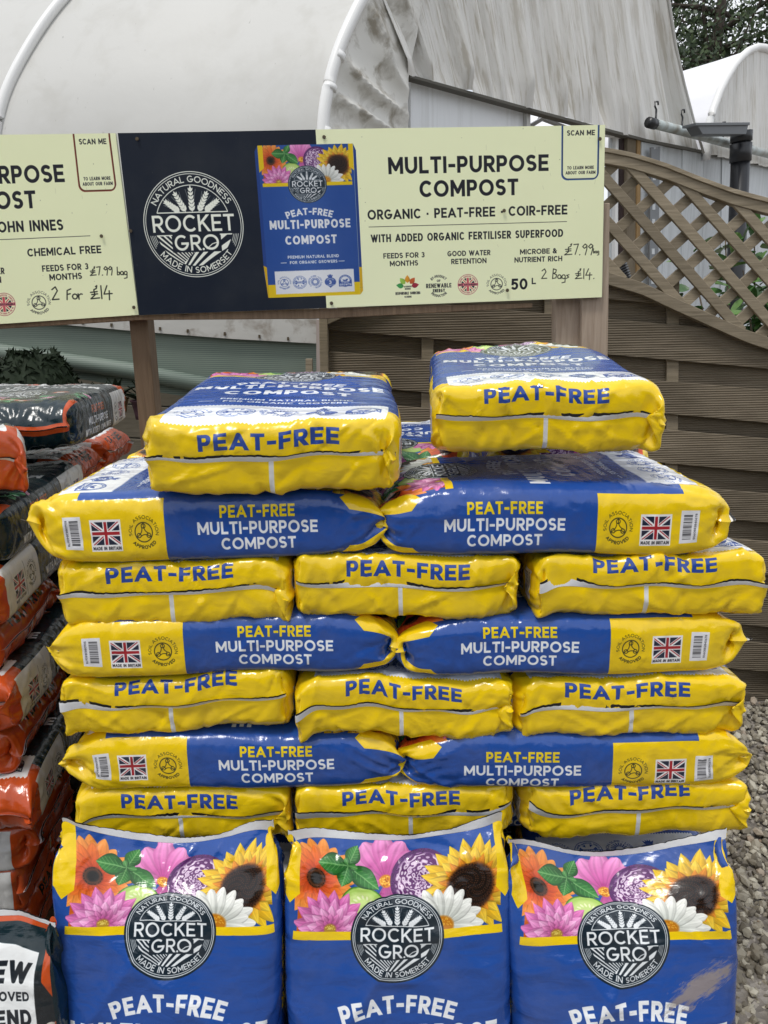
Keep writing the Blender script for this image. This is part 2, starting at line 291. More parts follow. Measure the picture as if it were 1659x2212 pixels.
# ---------------------------------------------------------------- printed flowers
def flowers(c,x0,y0,sx,sy,op=1,bottom=0):
    """the bed of blooms on the front of the sack, unit frame 100 x 42"""
    g=np.random.default_rng(11)
    X=lambda u:x0+u*sx/100.; Yy=lambda v:y0+v*sy/42.; k=sx/100.; H=hx
    clipy=y0
    # orange gerbera, dark eye
    c.poly([(X(0),Yy(0)),(X(0),Yy(38)),(X(8),Yy(40)),(X(24),Yy(34)),(X(26),Yy(0))],H('c45a1c'))
    for ring,(L,W,n,c0,c1) in enumerate(((21,3.6,20,'d9541a','f5a04a'),(16,3.0,18,'c93f12','ee7f34'),(10,2.2,16,'a82c10','e0602a'))):
        for i in range(n):
            a=2*math.pi*(i+.5*ring)/n+g.normal(0,.05); c.petal(X(9.5),Yy(24),a,L*k*g.uniform(.9,1.05),W*k,H(c0),H(c1),seed=i,p=1.35,tip=.6)
    c.ell(X(9.5),Yy(24),4.8*k,5*k,H('54301c'),soft=8); c.ell(X(9.5),Yy(24),2.9*k,3*k,H('17130f'),soft=8)
    for i in range(60):
        a=g.uniform(0,6.28); c.ell(X(9.5)+4.4*k*math.cos(a),Yy(24)+4.6*k*math.sin(a),.28*k,.28*k,H('2a1a10'))
    # cosmos
    for i,(a,L) in enumerate(((-90,20),(-62,17),(148,19),(120,21),(92,22),(64,21),(38,20),(10,12),(180,10))):
        c.petal(X(44.5),Yy(25),math.radians(a),L*k,5.6*k,H('a8327e'),H('f0a0d4'),seed=i*1.7,streak=1.,p=1.9,tip=.55,notch=.6,edge=H('d868b0'))
    c.ell(X(44.5),Yy(24.5),3.3*k,3.3*k,H('d98a1c'),soft=6)
    for i in range(50):
        a=g.uniform(0,6.28);r=g.uniform(0,3.2); c.ell(X(44.5)+r*k*math.cos(a),Yy(24.5)+r*k*math.sin(a),.34*k,.34*k,H(g.choice(['f4b93c','a85a10','ffd76a'])))
    # red cabbage
    R=15.5; cx,cy=X(62),Yy(23.5); r=c.win(cx-R*k,cy-R*k*1.05,cx+R*k,cy+R*k*1.05)
    sl,XX,YY=r; xx=(XX-cx)/k;yy=(YY-cy)/k; rr=np.hypot(xx,yy/1.05); th=np.arctan2(yy,xx)
    wob=rr+1.1*np.sin(th*5+rr*.9)+.8*np.sin(th*11-rr*1.7)+1.0*np.sin(th*8+rr*1.9+1)*(rr>2)+.4*np.sin(xx*1.9)*np.sin(yy*2.3)
    s1=np.sin(wob*1.5+th*1.0); m=np.clip(s1*2.6+.5,0,1)[...,None]
    colr=H('5a2a62')*(1-m)+H('e6d4e6')*m; m2=np.clip(np.sin(wob*4.2+1)*1.5,0,1)[...,None]*.35; colr=colr*(1-m2)+H('8a4c92')*m2
    fr=np.clip((rr-R*.80)/(R*.1),0,1)[...,None]; colr=colr*(1-fr)+H('542460')*(1+.5*np.sin(wob*6)[...,None]*.5)*fr
    c.put(sl,(.5-(rr-R)*k*c.p).clip(0,1),colr.clip(0,1))
    # cucumber slice
    cx,cy=X(33),Yy(11); c.ell(cx,cy,11.5*k,12*k,H('3f7a22'),ang=.5); c.ell(cx,cy,10.8*k,11.3*k,H('a9cc62'),ang=.5,soft=5); c.ell(cx,cy,8.3*k,8.6*k,H('c6dd86'),ang=.5,soft=14)
    for i in range(16):
        a=i/16*6.28; c.ell(cx+5.3*k*math.cos(a),cy+5.6*k*math.sin(a),1.2*k,.5*k,H('e9f0bd'),ang=a+.4); 
    # sunflower
    cx,cy=X(86),Yy(18)
    for L,W,n,c0,c1,o in ((25,4.0,22,'c97a08','f4cf2e',0),(21,3.8,20,'b0600a','f7d844',.5),(16,2.6,18,'8a3f0c','e8962a',.2)):
        for i in range(n): 
            a=2*math.pi*(i+o)/n+g.normal(0,.05); c.petal(cx,cy,a,L*k*g.uniform(.92,1.07),W*k,H(c0),H(c1),seed=i*2.1,streak=.9,p=1.15)
    c.ell(cx,cy,11.6*k,12*k,H('3a2015'),soft=16); c.ell(cx,cy,10*k,10.4*k,H('1d120e'),soft=30)
    for i in range(420):
        a=i*2.39996; r_=11.8*k*math.sqrt(i/420); c.ell(cx+r_*math.cos(a),cy+r_*math.sin(a),.26*k,.26*k,H('4b2c1a' if i%3 else '0f0908'))
    # daisy
    cx,cy=X(71),Yy(1.5)
    for n,L,o in ((19,20.5,0),(17,18,.5)):
        for i in range(n):
            a=math.pi*2*(i+o)/n; c.petal(cx,cy,a,L*k*g.uniform(.93,1.05),3.0*k,H('b4bab0'),H('f2f2ec'),seed=i,streak=.7,p=1.5,tip=.55)
    c.ell(cx,cy,6*k,5*k,H('c07818'),soft=8)
    for i in range(60): 
        a=g.uniform(0,3.14);r_=g.uniform(0,5)*k; c.ell(cx+r_*math.cos(a),cy+r_*math.sin(a)*.85,.3*k,.3*k,H('e2a83a'))
    # dahlia
    cx,cy=X(17),Yy(1)
    for L,W,n,c0,c1 in ((20,3.6,17,'8e2a6a','e884c4'),(16.5,3.4,15,'a83c80','f2a6d8'),(12.5,3.0,13,'b4468a','f6bde2'),(8.5,2.1,12,'7c2458','ee96cc'),(5,1.3,10,'661a48','dc74b4')):
        o=g.uniform(0,1)
        for i in range(n): 
            a=2*math.pi*(i+o)/n; c.petal(cx,cy,a,L*k*g.uniform(.92,1.05),W*k,H(c0),H(c1),seed=i*1.3,streak=1.,p=1.2,edge=H('c458a0'))
    c.ell(cx,cy,3*k,2.6*k,H('b08a2c'),soft=8)
    for i in range(30): a=g.uniform(0,3.14);r_=g.uniform(0,2.8)*k; c.ell(cx+r_*math.cos(a),cy+r_*math.sin(a)*.85,.26*k,.26*k,H('e0c860'))
    # basil
    cx,cy=X(26),Yy(31)
    for a,L,W in ((-38,19,5.6),(-108,12,4.2),(178,15.5,5.8),(62,11.5,3.9),(-12,5,2),(110,4,1.8)):
        aa=math.radians(a); c.petal(cx,cy,aa,L*k,W*k,H('1f5a26'),H('3f8a3c'),seed=a,streak=1.1,p=.95,mid=H('8cc07a'),edge=H('16481c'))
        for i in range(1,7):
            f=i/7.5; bx,by=cx+math.cos(aa)*L*k*f,cy+math.sin(aa)*L*k*f; wv=W*math.sin(math.pi*f**.95)*.8*k
            for sg in (-1,1): c.line([(bx,by),(bx+math.cos(aa+sg*.9)*wv,by+math.sin(aa+sg*.9)*wv)],.28*k,H('7db46c'),op=.55)
# ---------------------------------------------------------------- sack sheets
# the film laid flat: u 0..FW front, gusset, back, gusset ; v 0 bottom seal .. SL top seal (centimetres)
FW,GW,SL=37.,11.,70.
CIRC=2*(FW+GW)
def sack_sheet(ppu=20.):
    H=hx; B=H('234d9c'); Yl=H('f0cb12'); Wt=H('eef0f4')
    c=Cv(CIRC,SL,ppu,B)
    c.rect(0,0,CIRC,7.2,Yl)                       # yellow foot of the sack all round
    # front
    c.rect(0,0,FW,11.5,Yl)
    c.rect(FW,0,FW+GW,27,Yl); c.rect(CIRC-GW,0,CIRC,27,Yl)
    bx0,bx1,by0,by1=3.0,FW-2.2,7.6,17.0
    c.rect(bx0,by0,bx1,by1,Wt)
    n=58
    for i in range(n):
        x=bx0+(bx1-bx0)*(i+.5)/n; h=(bx1-bx0)/n/2
        c.poly([(x-h,by1-.02),(x+h,by1-.02),(x,by1+.38)],Wt); c.poly([(x-h,by0+.02),(x+h,by0+.02),(x,by0-.38)],Wt)
    m=H('3d5aa4'); yy=12.2
    soil(c,6.7,yy,2.8,m,1.1); roundflag(c,12.9,yy,2.8,m,Wt,Wt,m,m,bandink=Wt); sun_mark(c,19.1,yy,2.9,m); beet_mark(c,25.2,yy,2.7,m,Wt); growth_mark(c,31.2,yy+.1,2.6,m,Wt)
    c.text('PEAT-FREE',FW*.49,2.5,2.9,H('28479a'),t=.22,width=19.5)
    c.text('PREMIUM NATURAL BLEND',FW/2+.5,22.4,1.25,Wt,t=.2,width=20.5); c.text('FOR ORGANIC GROWERS',FW/2+.5,20.1,1.25,Wt,t=.2,width=19)
    c.rect(5.8,20.6,8.2,20.8,Wt); c.rect(29,20.6,31.4,20.8,Wt)
    c.text('COMPOST',FW/2,28.3,3.7,Wt,t=.22,width=20.5)
    # picture band
    keep=c.a.copy(); flowers(c,1.6,53.8,FW-3.0,15.9)
    p=int(c.p); c.a[:,int((FW-.9)*p):]=keep[:,int((FW-.9)*p):]; c.a[:,:p]=keep[:,:p]; c.rect(0,33,FW,52.5,B)
    c.rect(0,52.4,FW,53.8,Yl); c.rect(0,52,1.,53.9,B); c.rect(FW-.9,52,FW,53.9,B)
    c.text('MULTI-PURPOSE',FW/2,34.8,3.7,Wt,t=.22,width=32)
    c.arctext('PEAT-FREE',FW/2,13.5,27.0,2.9,Wt,t=.22,mid=90,span=38)
    emblem(c,FW/2,53.0,7.4,H('e9edf0'),H('1b2833'))
    # yellow corner folds at the head
    c.poly([(0,58.2),(2.0,60.0),(2.0,SL),(0,SL)],Yl); c.poly([(FW,58.2),(FW-1.8,60.0),(FW-1.8,SL),(FW,SL)],Yl)
    # gussets
    for g0,top,sgn in ((FW,-1,1),(CIRC-GW,1,-1)):
        gc=g0+GW/2; a=math.pi/2 if top<0 else -math.pi/2
        # text frame: e = reading direction along v, n = letters' up along u
        Yk=H('f4d41a')
        def TX(s,e,n,cap,col,w,t=.21): c.text(s,gc+top*n,e,cap,col,t=t,ang=a,width=w)
        TX('PEAT-FREE',43.5,1.9,2.0,Yk,13.4); TX('MULTI-PURPOSE',43.5,-.7,2.0,Wt,21.5); TX('COMPOST',43.5,-3.2,1.95,Wt,13.4)
        soil(c,gc,23.2,2.7,H('35351c'),1.1,ang=math.degrees(a)); flag(c,gc,16.4,5.0,3.6,a,H('20273c'),H('a8242e'),H('f0eeee'))
        if top<0: barcode(c,gc-2.7,8.6,gc+2.6,12.0,vert=False)
        else: barcode(c,gc-2.6,8.6,gc+2.7,12.0,vert=False,seed=5)
        c.poly([(g0,58.2),(g0+2.,60),(g0+2.,SL),(g0,SL)],Yl); c.poly([(g0+GW,58.2),(g0+GW-2.,60),(g0+GW-2.,SL),(g0+GW,SL)],Yl)
    # back seam
    bc=FW+GW+FW/2; c.rect(bc-.35,0,bc+.35,SL,H('dcdcdc')); c.rect(FW+GW,7.2,CIRC-GW,9.5,Yl)
    c.rect(bc-.35,0,bc+.35,SL,H('dcdcdc'))
    for i in range(18): c.text('STORE IN A DRY PLACE AWAY FROM SUNLIGHT',bc+(-9.3 if i%2 else 9.3),14+i*2.3,.75,H('d8dce8'),t=.16,width=14)
    return c.a
def green_sheet(ppu=16.):
    H=hx; B=H('0b242c'); O=H('bf4c1c'); Wt=H('e4e4e4'); c=Cv(CIRC,SL,ppu,B)
    g=np.random.default_rng(5)
    c.rect(0,0,CIRC,7.2,O); c.rect(0,0,FW,11.5,O)
    bx0,bx1,by0,by1=3.0,FW-2.2,7.4,14.2; c.rect(bx0,by0,bx1,by1,Wt)
    n=40
    for i in range(n):
        x=bx0+(bx1-bx0)*(i+.5)/n; h=(bx1-bx0)/n/2
        c.poly([(x-h,by1-.02),(x+h,by1-.02),(x,by1+.4)],Wt); c.poly([(x-h,by0+.02),(x+h,by0+.02),(x,by0-.4)],Wt)
    m=H('2c3440'); yy=10.8
    soil(c,6.7,yy,2.5,m,1.1); roundflag(c,12.9,yy,2.6,m,H('b04a3a'),Wt,m,H('c8604a')); sun_mark(c,18.9,yy,2.7,m); beet_mark(c,25,yy,2.5,H('b8563a'),Wt); growth_mark(c,31,yy+.1,2.4,m,Wt)
    c.text('PEAT-FREE',FW*.49,2.5,2.9,H('1d1512'),t=.22,width=19.5)
    c.text('FOR ORGANIC GROWERS',FW/2,16.6,1.15,H('c8603a'),t=.2,width=19); c.text('WITH ADDED JOHN INNES',FW/2,19,1.3,Wt,t=.2,width=22)
    c.text('COMPOST',FW/2,22.4,3.5,Wt,t=.22,width=20.5); c.text('MULTI-PURPOSE',FW/2,27.6,3.5,Wt,t=.22,width=32); c.text('PEAT-FREE',FW/2,33,2.9,Wt,t=.22,width=18)
    c.rect(0,46,FW,62,H('22262a')); keep=c.a.copy()
    for i in range(46):   # scattered coneflowers, leaves and petals
        x,y=g.uniform(1,FW-1),g.uniform(37 if i%3==0 else 46,61); k=g.uniform(.7,1.15)
        if abs(x-FW/2)<8 and abs(y-46)<8: continue
        kind=i%3
        if kind==0:
            for q in range(13): c.petal(x,y,math.radians(180+q*15),2.2*k,.36*k,H('a04a30'),H('c4745a'),seed=q)
            c.ell(x,y,1.0*k,.6*k,H('cfc6bc'))
        elif kind==1:
            for q in range(6): c.petal(x,y,g.uniform(0,6.28),2.2*k,.7*k,H('1f5a3a'),H('5aa070'),seed=q,mid=H('b8d8b8'))
        else:
            for q in range(5): c.petal(x,y,math.radians(200+q*35),2.0*k,.75*k,H('b07490'),H('e4b8c8'),seed=q)
    p=int(c.p); c.a[:,int(FW*p):]=keep[:,int(FW*p):]; emblem(c,FW/2,46.2,7.3,H('e0e4e4'),H('182028'))
    for g0,top in ((FW,-1),(CIRC-GW,1)):
        gc=g0+GW/2; a=math.pi/2 if top<0 else -math.pi/2
        def TX(s,e,n,cap,col,w,t=.21): c.text(s,gc+top*n,e,cap,col,t=t,ang=a,width=w)
        TX('PEAT-FREE',43,2.0,1.9,H('c85a28'),12); TX('MULTI-PURPOSE',43,-.7,1.9,Wt,19); TX('WITH ADDED JOHN INNES',43,-3.3,1.8,Wt,26)
        c.rect(g0,0,g0+GW,7.2,O); c.rect(g0,7.2,g0+GW,26,H('d4d4d2'))
        soil(c,gc,21.5,2.7,H('26302e'),1.1,ang=math.degrees(a)); flag(c,gc,14.4,5.6,4.2,a,H('20273c'),H('a8243a'),H('d4d4d2'),words='MADE IN BRITAIN',card=True)
        c.line([(gc-3.6,18.2),(gc+3.6,18.2)],.12,H('26302e'))
    c.rect(FW+GW,0,FW+GW+FW,7.2,O); bc=FW+GW+FW/2; c.rect(bc-.3,0,bc+.3,SL,H('cfcfcf'))
    c.rect(0,69,CIRC,SL,O); c.poly([(0,58),(1.6,60),(1.6,SL),(0,SL)],O); c.poly([(FW,57),(FW-1.8,60),(FW-1.8,SL),(FW,SL)],O)
    # white announcement panel
    c.poly([(22,51),(33.5,49.5),(34,65),(22,66.5)],H('eceeee')); k=H('1e242c')
    c.text('NEW',27.6,59.6,3.6,k,t=.24,slant=.15,width=10); c.text('IMPROVED',27.7,56.8,1.5,k,t=.22,width=10); c.text('BLEND',27.8,52.8,2.6,k,t=.24,width=10)
    return c.a

# ---------------------------------------------------------------- display boards, 1052 x 376 units
def hand(c,M,strokes,t,col):
    for s in strokes: c.line([M(x,y) for x,y in s],t,col)
HW={ # pen strokes, unit height
'L':[[(.5,.95),(.6,1.02),(.55,.8),(.35,.7),(.42,.3),(.1,.0),(.75,.06)],[(.1,.5),(.6,.56)],[(.18,.33),(.62,.38)]],
'7':[[(0,.95),(.4,1),(.25,.05)]],'9':[[(.4,.85),(.2,1),(.02,.75),(.2,.6),(.4,.8),(.42,.5),(.36,0)]],'.':[[(.1,.0),(.12,.03)]],
'2':[[(0,.8),(.25,1),(.4,.7),(.0,.02),(.5,.05)]],'1':[[(.1,1),(.12,0)]],'4':[[(.25,1),(0,.35),(.6,.38)],[(.4,.6),(.38,-.1)]],
'F':[[(.05,0),(.08,.7),(.35,.82)],[(.06,.4),(.3,.45)]],'o':[arc(.18,.22,.18,.2,0,360,8)],'r':[[(0,.42),(.05,.0),(.04,.3),(.2,.42),(.3,.38)]],
'B':[[(.02,0),(.06,1),(.35,.9),(.3,.62),(.08,.55),(.4,.4),(.35,.08),(.02,.02)]],'b':[[(.02,.9),(.04,0),(.25,.02),(.28,.3),(.06,.34)]],
'a':[arc(.18,.2,.17,.2,20,380,8)+[(.36,0)]],'g':[arc(.18,.2,.17,.2,20,380,8)+[(.34,-.35),(.05,-.42)]],'s':[[(.28,.4),(.05,.34),(.26,.16),(.02,.02)]]}
def scrawl(c,M,txt,x,y,h,t,col,adv=None,sk=.05):
    ad={'L':.8,'7':.55,'9':.52,'.':.25,'2':.6,'1':.3,'4':.7,'F':.45,'o':.42,'r':.36,'B':.5,'b':.36,'a':.42,'g':.42,'s':.36,' ':.45}
    for ch in txt:
        for s in HW.get(ch,[]): c.line([M(x+(px+py*sk)*h,y-py*h) for px,py in s],t,col)
        x+=ad[ch]*h
def board_sheet(kind,ppu=2.):
    H=hx; cream=H('eaeec3'); dark=H('121a28'); ink=H('1d1e26'); c=Cv(1052,376,ppu,cream)
    yt=lambda x:288-18*(x-255)/1052.; yb=lambda x:681-39*(x-301)/999.
    def M(x,y):
        k=(y-yt(x))/(yb(x)-yt(x)); xl=255+46*k; xr=1307-7*k; return (x-xl)*1052/(xr-xl),376*(1-k)
    def T(txt,x,y,cap,w,t=.19,col=ink):
        u,v=M(x,y+cap/2.); c.text(txt,u,v,cap,col,t=t,width=w*1.0)
    xd=M(694,475)[0]; c.rect(0,0,xd,376,dark)
    emblem(c,*M(418,481),112,H('e9ebdd'),None if 0 else dark)
    c.ell(*M(430,480),0.1,0.1,dark)
    red=kind=='left'; edge=H('7a3324') if red else H('33538c')
    # little printed sack
    if not red: x0,y0,x1,y1=*M(582,642),*M(762,309)
    else: x0,y0,x1,y1=*M(582,642),*M(762,309)
    s=Cv(FW,SL,8.,H('27498f'))
    Wt=H('dfe4ee')
    body=sack_sheet(8.)[:, :int(FW*8)] if not red else green_sheet(8.)[:, :int(FW*8)]
    j0,j1,i0,i1=int(x0*ppu),int(x1*ppu),int(y0*ppu),int(y1*ppu)
    jj=((np.arange(j1-j0)+.5)/(j1-j0)*body.shape[1]).astype(int); lo=6.*8; ii=(lo+(np.arange(i1-i0)+.5)/(i1-i0)*(body.shape[0]-lo-8)).astype(int)
    im=body[ii][:,jj]; f=np.linspace(-1,1,j1-j0)[None,:,None]
    hh=(np.arange(i1-i0)/(i1-i0))[:,None,None]
    c.a[i0:i1,j0:j1]=(im*.86+.02+.05*np.exp(-((f+.1)/.5)**2)*(1+0*hh)).clip(0,1)
    b=H('1f3c7c') if not red else H('12262c'); c.poly([(x0-7,y0+50),(x0,y0),(x0,y1),(x0-7,y1-12)],b); c.poly([(x1,y0),(x1+6,y0+10),(x1+6,y1-14),(x1,y1)],b)
    c.poly([(x0-7,y0+70),(x0-2,y0),(x0,y0),(x0,y0+66)],H('c8a01c') if not red else H('b04818')); c.poly([(x1,y0),(x1+6,y0+8),(x1+6,y0+60),(x1,y0+60)],H('c8a01c') if not red else H('b04818'))
    T('MULTI-PURPOSE',1012,352,35,350,.20); T('COMPOST',1013,402,35,217,.20)
    if not red: T('ORGANIC * PEAT-FREE * COIR-FREE',1010,454,21,442,.19)
    else: T('WITH ADDED JOHN INNES',1010,455,22,330,.19)
    c.line([M(797,486),M(1224,474)],1.2,ink)
    if not red:
        T('WITH ADDED ORGANIC FERTILISER SUPERFOOD',1009,505,17,428,.19)
        for a,b_,x,y,w1,w2 in (('FEEDS FOR 3','MONTHS',873,548,92,63),('GOOD WATER','RETENTION',1013,543,96,79),('MICROBE &','NUTRIENT RICH',1163,539,82,107)):
            T(a,x,y,11.5,w1); T(b_,x,y+17.5,11.5,w2)
    else:
        T('ORGANIC',985,509,16,95); T('CHEMICAL FREE',1168,504,16,156)
        T('GOOD WATER',996,544,13,98); T('RETENTION',996,562,13,82); T('FEEDS FOR 3',1166,538,13,97); T('MONTHS',1165,557,13,68)
    # green petals emblem
    u,v=M(881,618)
    for a,cl in ((90,'c98a2c'),(50,'b4562c'),(130,'8db04a'),(10,'8e2a3a'),(170,'3c8a4a')):
        a=math.radians(a); c.petal(u+math.cos(a)*9,v+math.sin(a)*9,a,17,5.6,H(cl),H(cl)*1.1,p=.8)
    c.text('ACCREDITED',u,v-1,3.4,ink,width=17); c.text('MEMBER',u,v-6,3.4,ink,width=13); c.text('RESPONSIBLE SOURCING',u,v-17,6,ink,t=.2,width=56); c.text('SCHEME',u,v-24,4,ink,width=16)
    u,v=M(948,615); c.text('RENEWABLE',u,v-5,9.5,ink,t=.19,width=57); c.text('ENERGY',u,v-15,7.5,ink,width=27); c.text('OF',u,v+8,5,ink,width=8)
    c.arctext('BY-PRODUCT',u,v-2,20,5.6,ink,t=.17,mid=90,span=95); c.arctext('PRODUCTION',u,v,26,5.6,ink,t=.17,mid=270,span=90,inside=True)
    if not red:
        roundflag(c,*M(1011,613),23,H('2a2c38'),H('c4525e'),cream,H('a84a5a'),H('d4707a'),bandink=ink); soil(c,*M(1073,612),23,ink,.9); T('50',1122,612,25,37,.2); T('L',1154,605,14,11,.2)
        scrawl(c,M,'L7.99',1217,547,24,2.1,H('30322c'),sk=.15); scrawl(c,M,'bag',1281,543,11,1.7,H('30322c')); scrawl(c,M,'2 Bags L14.',1170,600,22,2.1,H('30322c'))
    else:
        roundflag(c,*M(1038,612),24,H('2a2c38'),H('c4525e'),cream,H('a84a5a'),H('d4707a'),bandink=ink); soil(c,*M(1107,610),25,ink,.9)
        scrawl(c,M,'L7.99 bag',1213,556,18,2.1,H('30322c'),sk=.12); scrawl(c,M,'2 For L14',1134,605,27,2.7,H('30322c'))
    # scan tag, its code left blank
    x0,y0=M(1215,388); x1=M(1292,388)[0]; y0=376-112; r=12
    pts=[(x0,380),(x0,y0+r)]+[(x0+r-r*math.cos(a),y0+r-r*math.sin(a)) for a in np.linspace(.2,1.4,5)]+[(x0+r,y0),(x1-r,y0)]+[(x1-r+r*math.sin(a),y0+r-r*math.cos(a)) for a in np.linspace(.2,1.4,5)]+[(x1,y0+r),(x1,380)]
    c.line([(a-1.4,b-1.4) for a,b in pts],3.,edge); c.line(pts,1.6,H('e9edc8') if 0 else edge*.6)
    xm=(x0+x1)/2; c.text('SCAN ME',xm,355,11,ink,t=.19,width=60); c.text('TO LEARN MORE',xm,284,6.8,ink,t=.18,width=58); c.text('ABOUT OUR FARM',xm,273.5,6.8,ink,t=.18,width=65)
    # weathering: specks and run marks
    g=np.random.default_rng(3 if red else 4)
    for _ in range(40): c.ell(g.uniform(0,1052),g.uniform(0,376),g.uniform(.4,1.1),g.uniform(.4,1.4),H('6a6a55'),op=.5)
    for _ in range(12): x,y=g.uniform(xd,1052),g.uniform(40,376); c.line([(x,y),(x+g.uniform(-3,3),y-g.uniform(4,14))],.5,H('8a8a70'),op=.4)
    return c.a
# ---------------------------------------------------------------- slack film filled with compost
NU,NV=96,72        # columns round the sleeve (1 cm), rows along it
def sack_start(H,kind,g):
    """film sleeve as (NV,NU,3) cm; local x across, y along (bottom seal at y=0 side), z up, front panel on top"""
    du=CIRC/NU; v=np.linspace(0,SL,NV); u=(np.arange(NU)+.5)*du
    P=np.zeros((NV,NU,3))
    hw=FW/2
    # perimeter position of each column on a box of width W, height H
    def ring(uu,w,h,fold):
        # front from x=-w..w at z=+h/2 ; right gusset x=+w ; back ; left gusset
        x=np.empty_like(uu); z=np.empty_like(uu)
        f=uu<FW; x[f]=-w+2*w*uu[f]/FW; z[f]=h/2
        r=(uu>=FW)&(uu<FW+GW); k=(uu[r]-FW)/GW; x[r]=w-fold*(1-np.abs(2*k-1)); z[r]=h/2-h*k
        b=(uu>=FW+GW)&(uu<2*FW+GW); k=(uu[b]-FW-GW)/FW; x[b]=w-2*w*k; z[b]=-h/2
        l=uu>=2*FW+GW; k=(uu[l]-2*FW-GW)/GW; x[l]=-w+fold*(1-np.abs(2*k-1)); z[l]=-h/2+h*k
        return x,z
    e=H/2+.6
    for j in range(NV):
        if v[j]<e: t=v[j]/e; y=e*.25*(1-(1-t)**2)*0+0.0+t*.8
        elif v[j]>SL-e: t=(SL-v[j])/e; y=(SL-2*e)+1.6-t*.8
        else: t=1.; y=.8+v[j]-e
        x,z=ring(u,hw,H*t,(1-t)*GW*.45)
        P[j,:,0]=x;P[j,:,1]=y;P[j,:,2]=z
    P+=g.normal(0,.06,P.shape)
    return P
def relax(H,seed,kind='flat',steps=240,press=.8,side=None):
    g=np.random.default_rng(seed); P=sack_start(H,kind,g); V=np.zeros_like(P)
    du=CIRC/NU; dv=SL/(NV-1); dd=math.hypot(du,dv)
    # uneven fill: gentle lumps in the planes that press on the sack
    ph=g.uniform(0,6.28,8)
    def lump(x,y,k): return .28*np.sin(x*.16+ph[k])*np.sin(y*.11+ph[k+1])+.18*np.sin(x*.31+y*.22+ph[k+2])
    uc=(np.arange(NU)+.5)*du; sx=np.empty(NU)   # where each column lies in the flat welded end, gussets tucked in
    for i,uu in enumerate(uc):
        if uu<FW: sx[i]=uu-FW/2
        elif uu<FW+GW: sx[i]=FW/2-min(uu-FW,FW+GW-uu)*.5
        elif uu<2*FW+GW: sx[i]=FW/2-(uu-FW-GW)
        else: sx[i]=-FW/2+min(uu-2*FW-GW,CIRC-uu)*.5
    vv=np.linspace(0,SL,NV)[:,None]
    if kind=='upright': hh=lambda top: (H*np.sqrt(((68.5-vv)/30).clip(.004,1)))*(.5 if top else .5)
    n=NU; fr=np.arange(NU); mir=(int(round((FW+FW+GW)/du))-1-fr)%NU  # partner across the seal
    def cons(A,B,rest,k,comp=.02):
        d=B-A; L=np.sqrt((d*d).sum(-1,keepdims=True))+1e-9; s=(L-rest)
        s=np.where(s<0,s*comp,s)*k*.5/L; c=d*s; A+=c; B-=c
    for it in range(steps):
        # pressure along the normals
        Pu=np.roll(P,-1,1)-np.roll(P,1,1); Pv=np.empty_like(P); Pv[1:-1]=P[2:]-P[:-2]; Pv[0]=P[1]-P[0]; Pv[-1]=P[-1]-P[-2]
        N=np.cross(Pu,Pv)*.25*press*.02
        V*=.90; Vm=V+N
        Vm[...,2]-=.004
        Q=P+Vm
        for s in range(5):
            for o in (0,1):
                A=Q[:,o::2]; idx=(np.arange(o,NU,2)+1)%NU; B=Q[:,idx]; a=A.copy(); cons(a,B,du,1.); Q[:,o::2]=a; Q[:,idx]=B
                A=Q[o:-1:2][:len(Q[o+1::2])].copy(); B=Q[o+1::2].copy(); cons(A,B,dv,1.); Q[o:-1:2][:len(B)]=A; Q[o+1::2]=B
            for sg in (1,-1):
                R=np.roll(Q,-sg,1)
                for o in (0,1):
                    A=Q[o:-1:2][:len(Q[o+1::2])].copy(); B=np.roll(Q,-sg,1)[o+1::2].copy(); cons(A,B,dd,.5)
                    m=len(B); Q[o:-1:2][:m]=A; Q[o+1::2]=np.roll(B,sg,1)
            # stiffness: second neighbours resist folding
            for o in range(4):
                ia=np.arange(o,NU,4); ib=(ia+2)%NU; a=Q[:,ia]; b=Q[:,ib]; d=b-a; L=np.sqrt((d*d).sum(-1,keepdims=True)); c=d/L*np.minimum(L-2*du*.93,0)*.22; Q[:,ia]=a+c; Q[:,ib]=b-c
            d=Q[2:]-Q[:-2]; L=np.sqrt((d*d).sum(-1,keepdims=True)); c=d/L*np.minimum(L-2*dv*.93,0)*.10; Q[:-2]+=c; Q[2:]-=c
            # seals
            for r in (0,-1):
                m=(Q[r]+Q[r][mir])/2; Q[r]=m; Q[r,:,2]*= .6; Q[r,:,0]+=(sx-Q[r,:,0])*.5
            # neighbours above and below
            if kind=='upright': top=hh(1)+lump(Q[...,0],Q[...,1],0)*.6; bot=-hh(0)-lump(Q[...,0],Q[...,1],4)*.3
            else: top=H/2+lump(Q[...,0],Q[...,1],0); bot=-H/2+lump(Q[...,0],Q[...,1],4)
            Q[...,2]=np.where(Q[...,2]>top,top+(Q[...,2]-top)*.0,Q[...,2]); Q[...,2]=np.where(Q[...,2]<bot,bot,Q[...,2])
            if side: over=np.abs(Q[...,0])-side; Q[...,0]-=np.sign(Q[...,0])*over.clip(0)*.8
            if kind=='flat': Q[...,1]+=(0.4-Q[...,1]).clip(0)*.4; Q[...,1]-=(Q[...,1]-59.4).clip(0)*.4
        V=(Q-P).clip(-.5,.5); P=Q
    return P
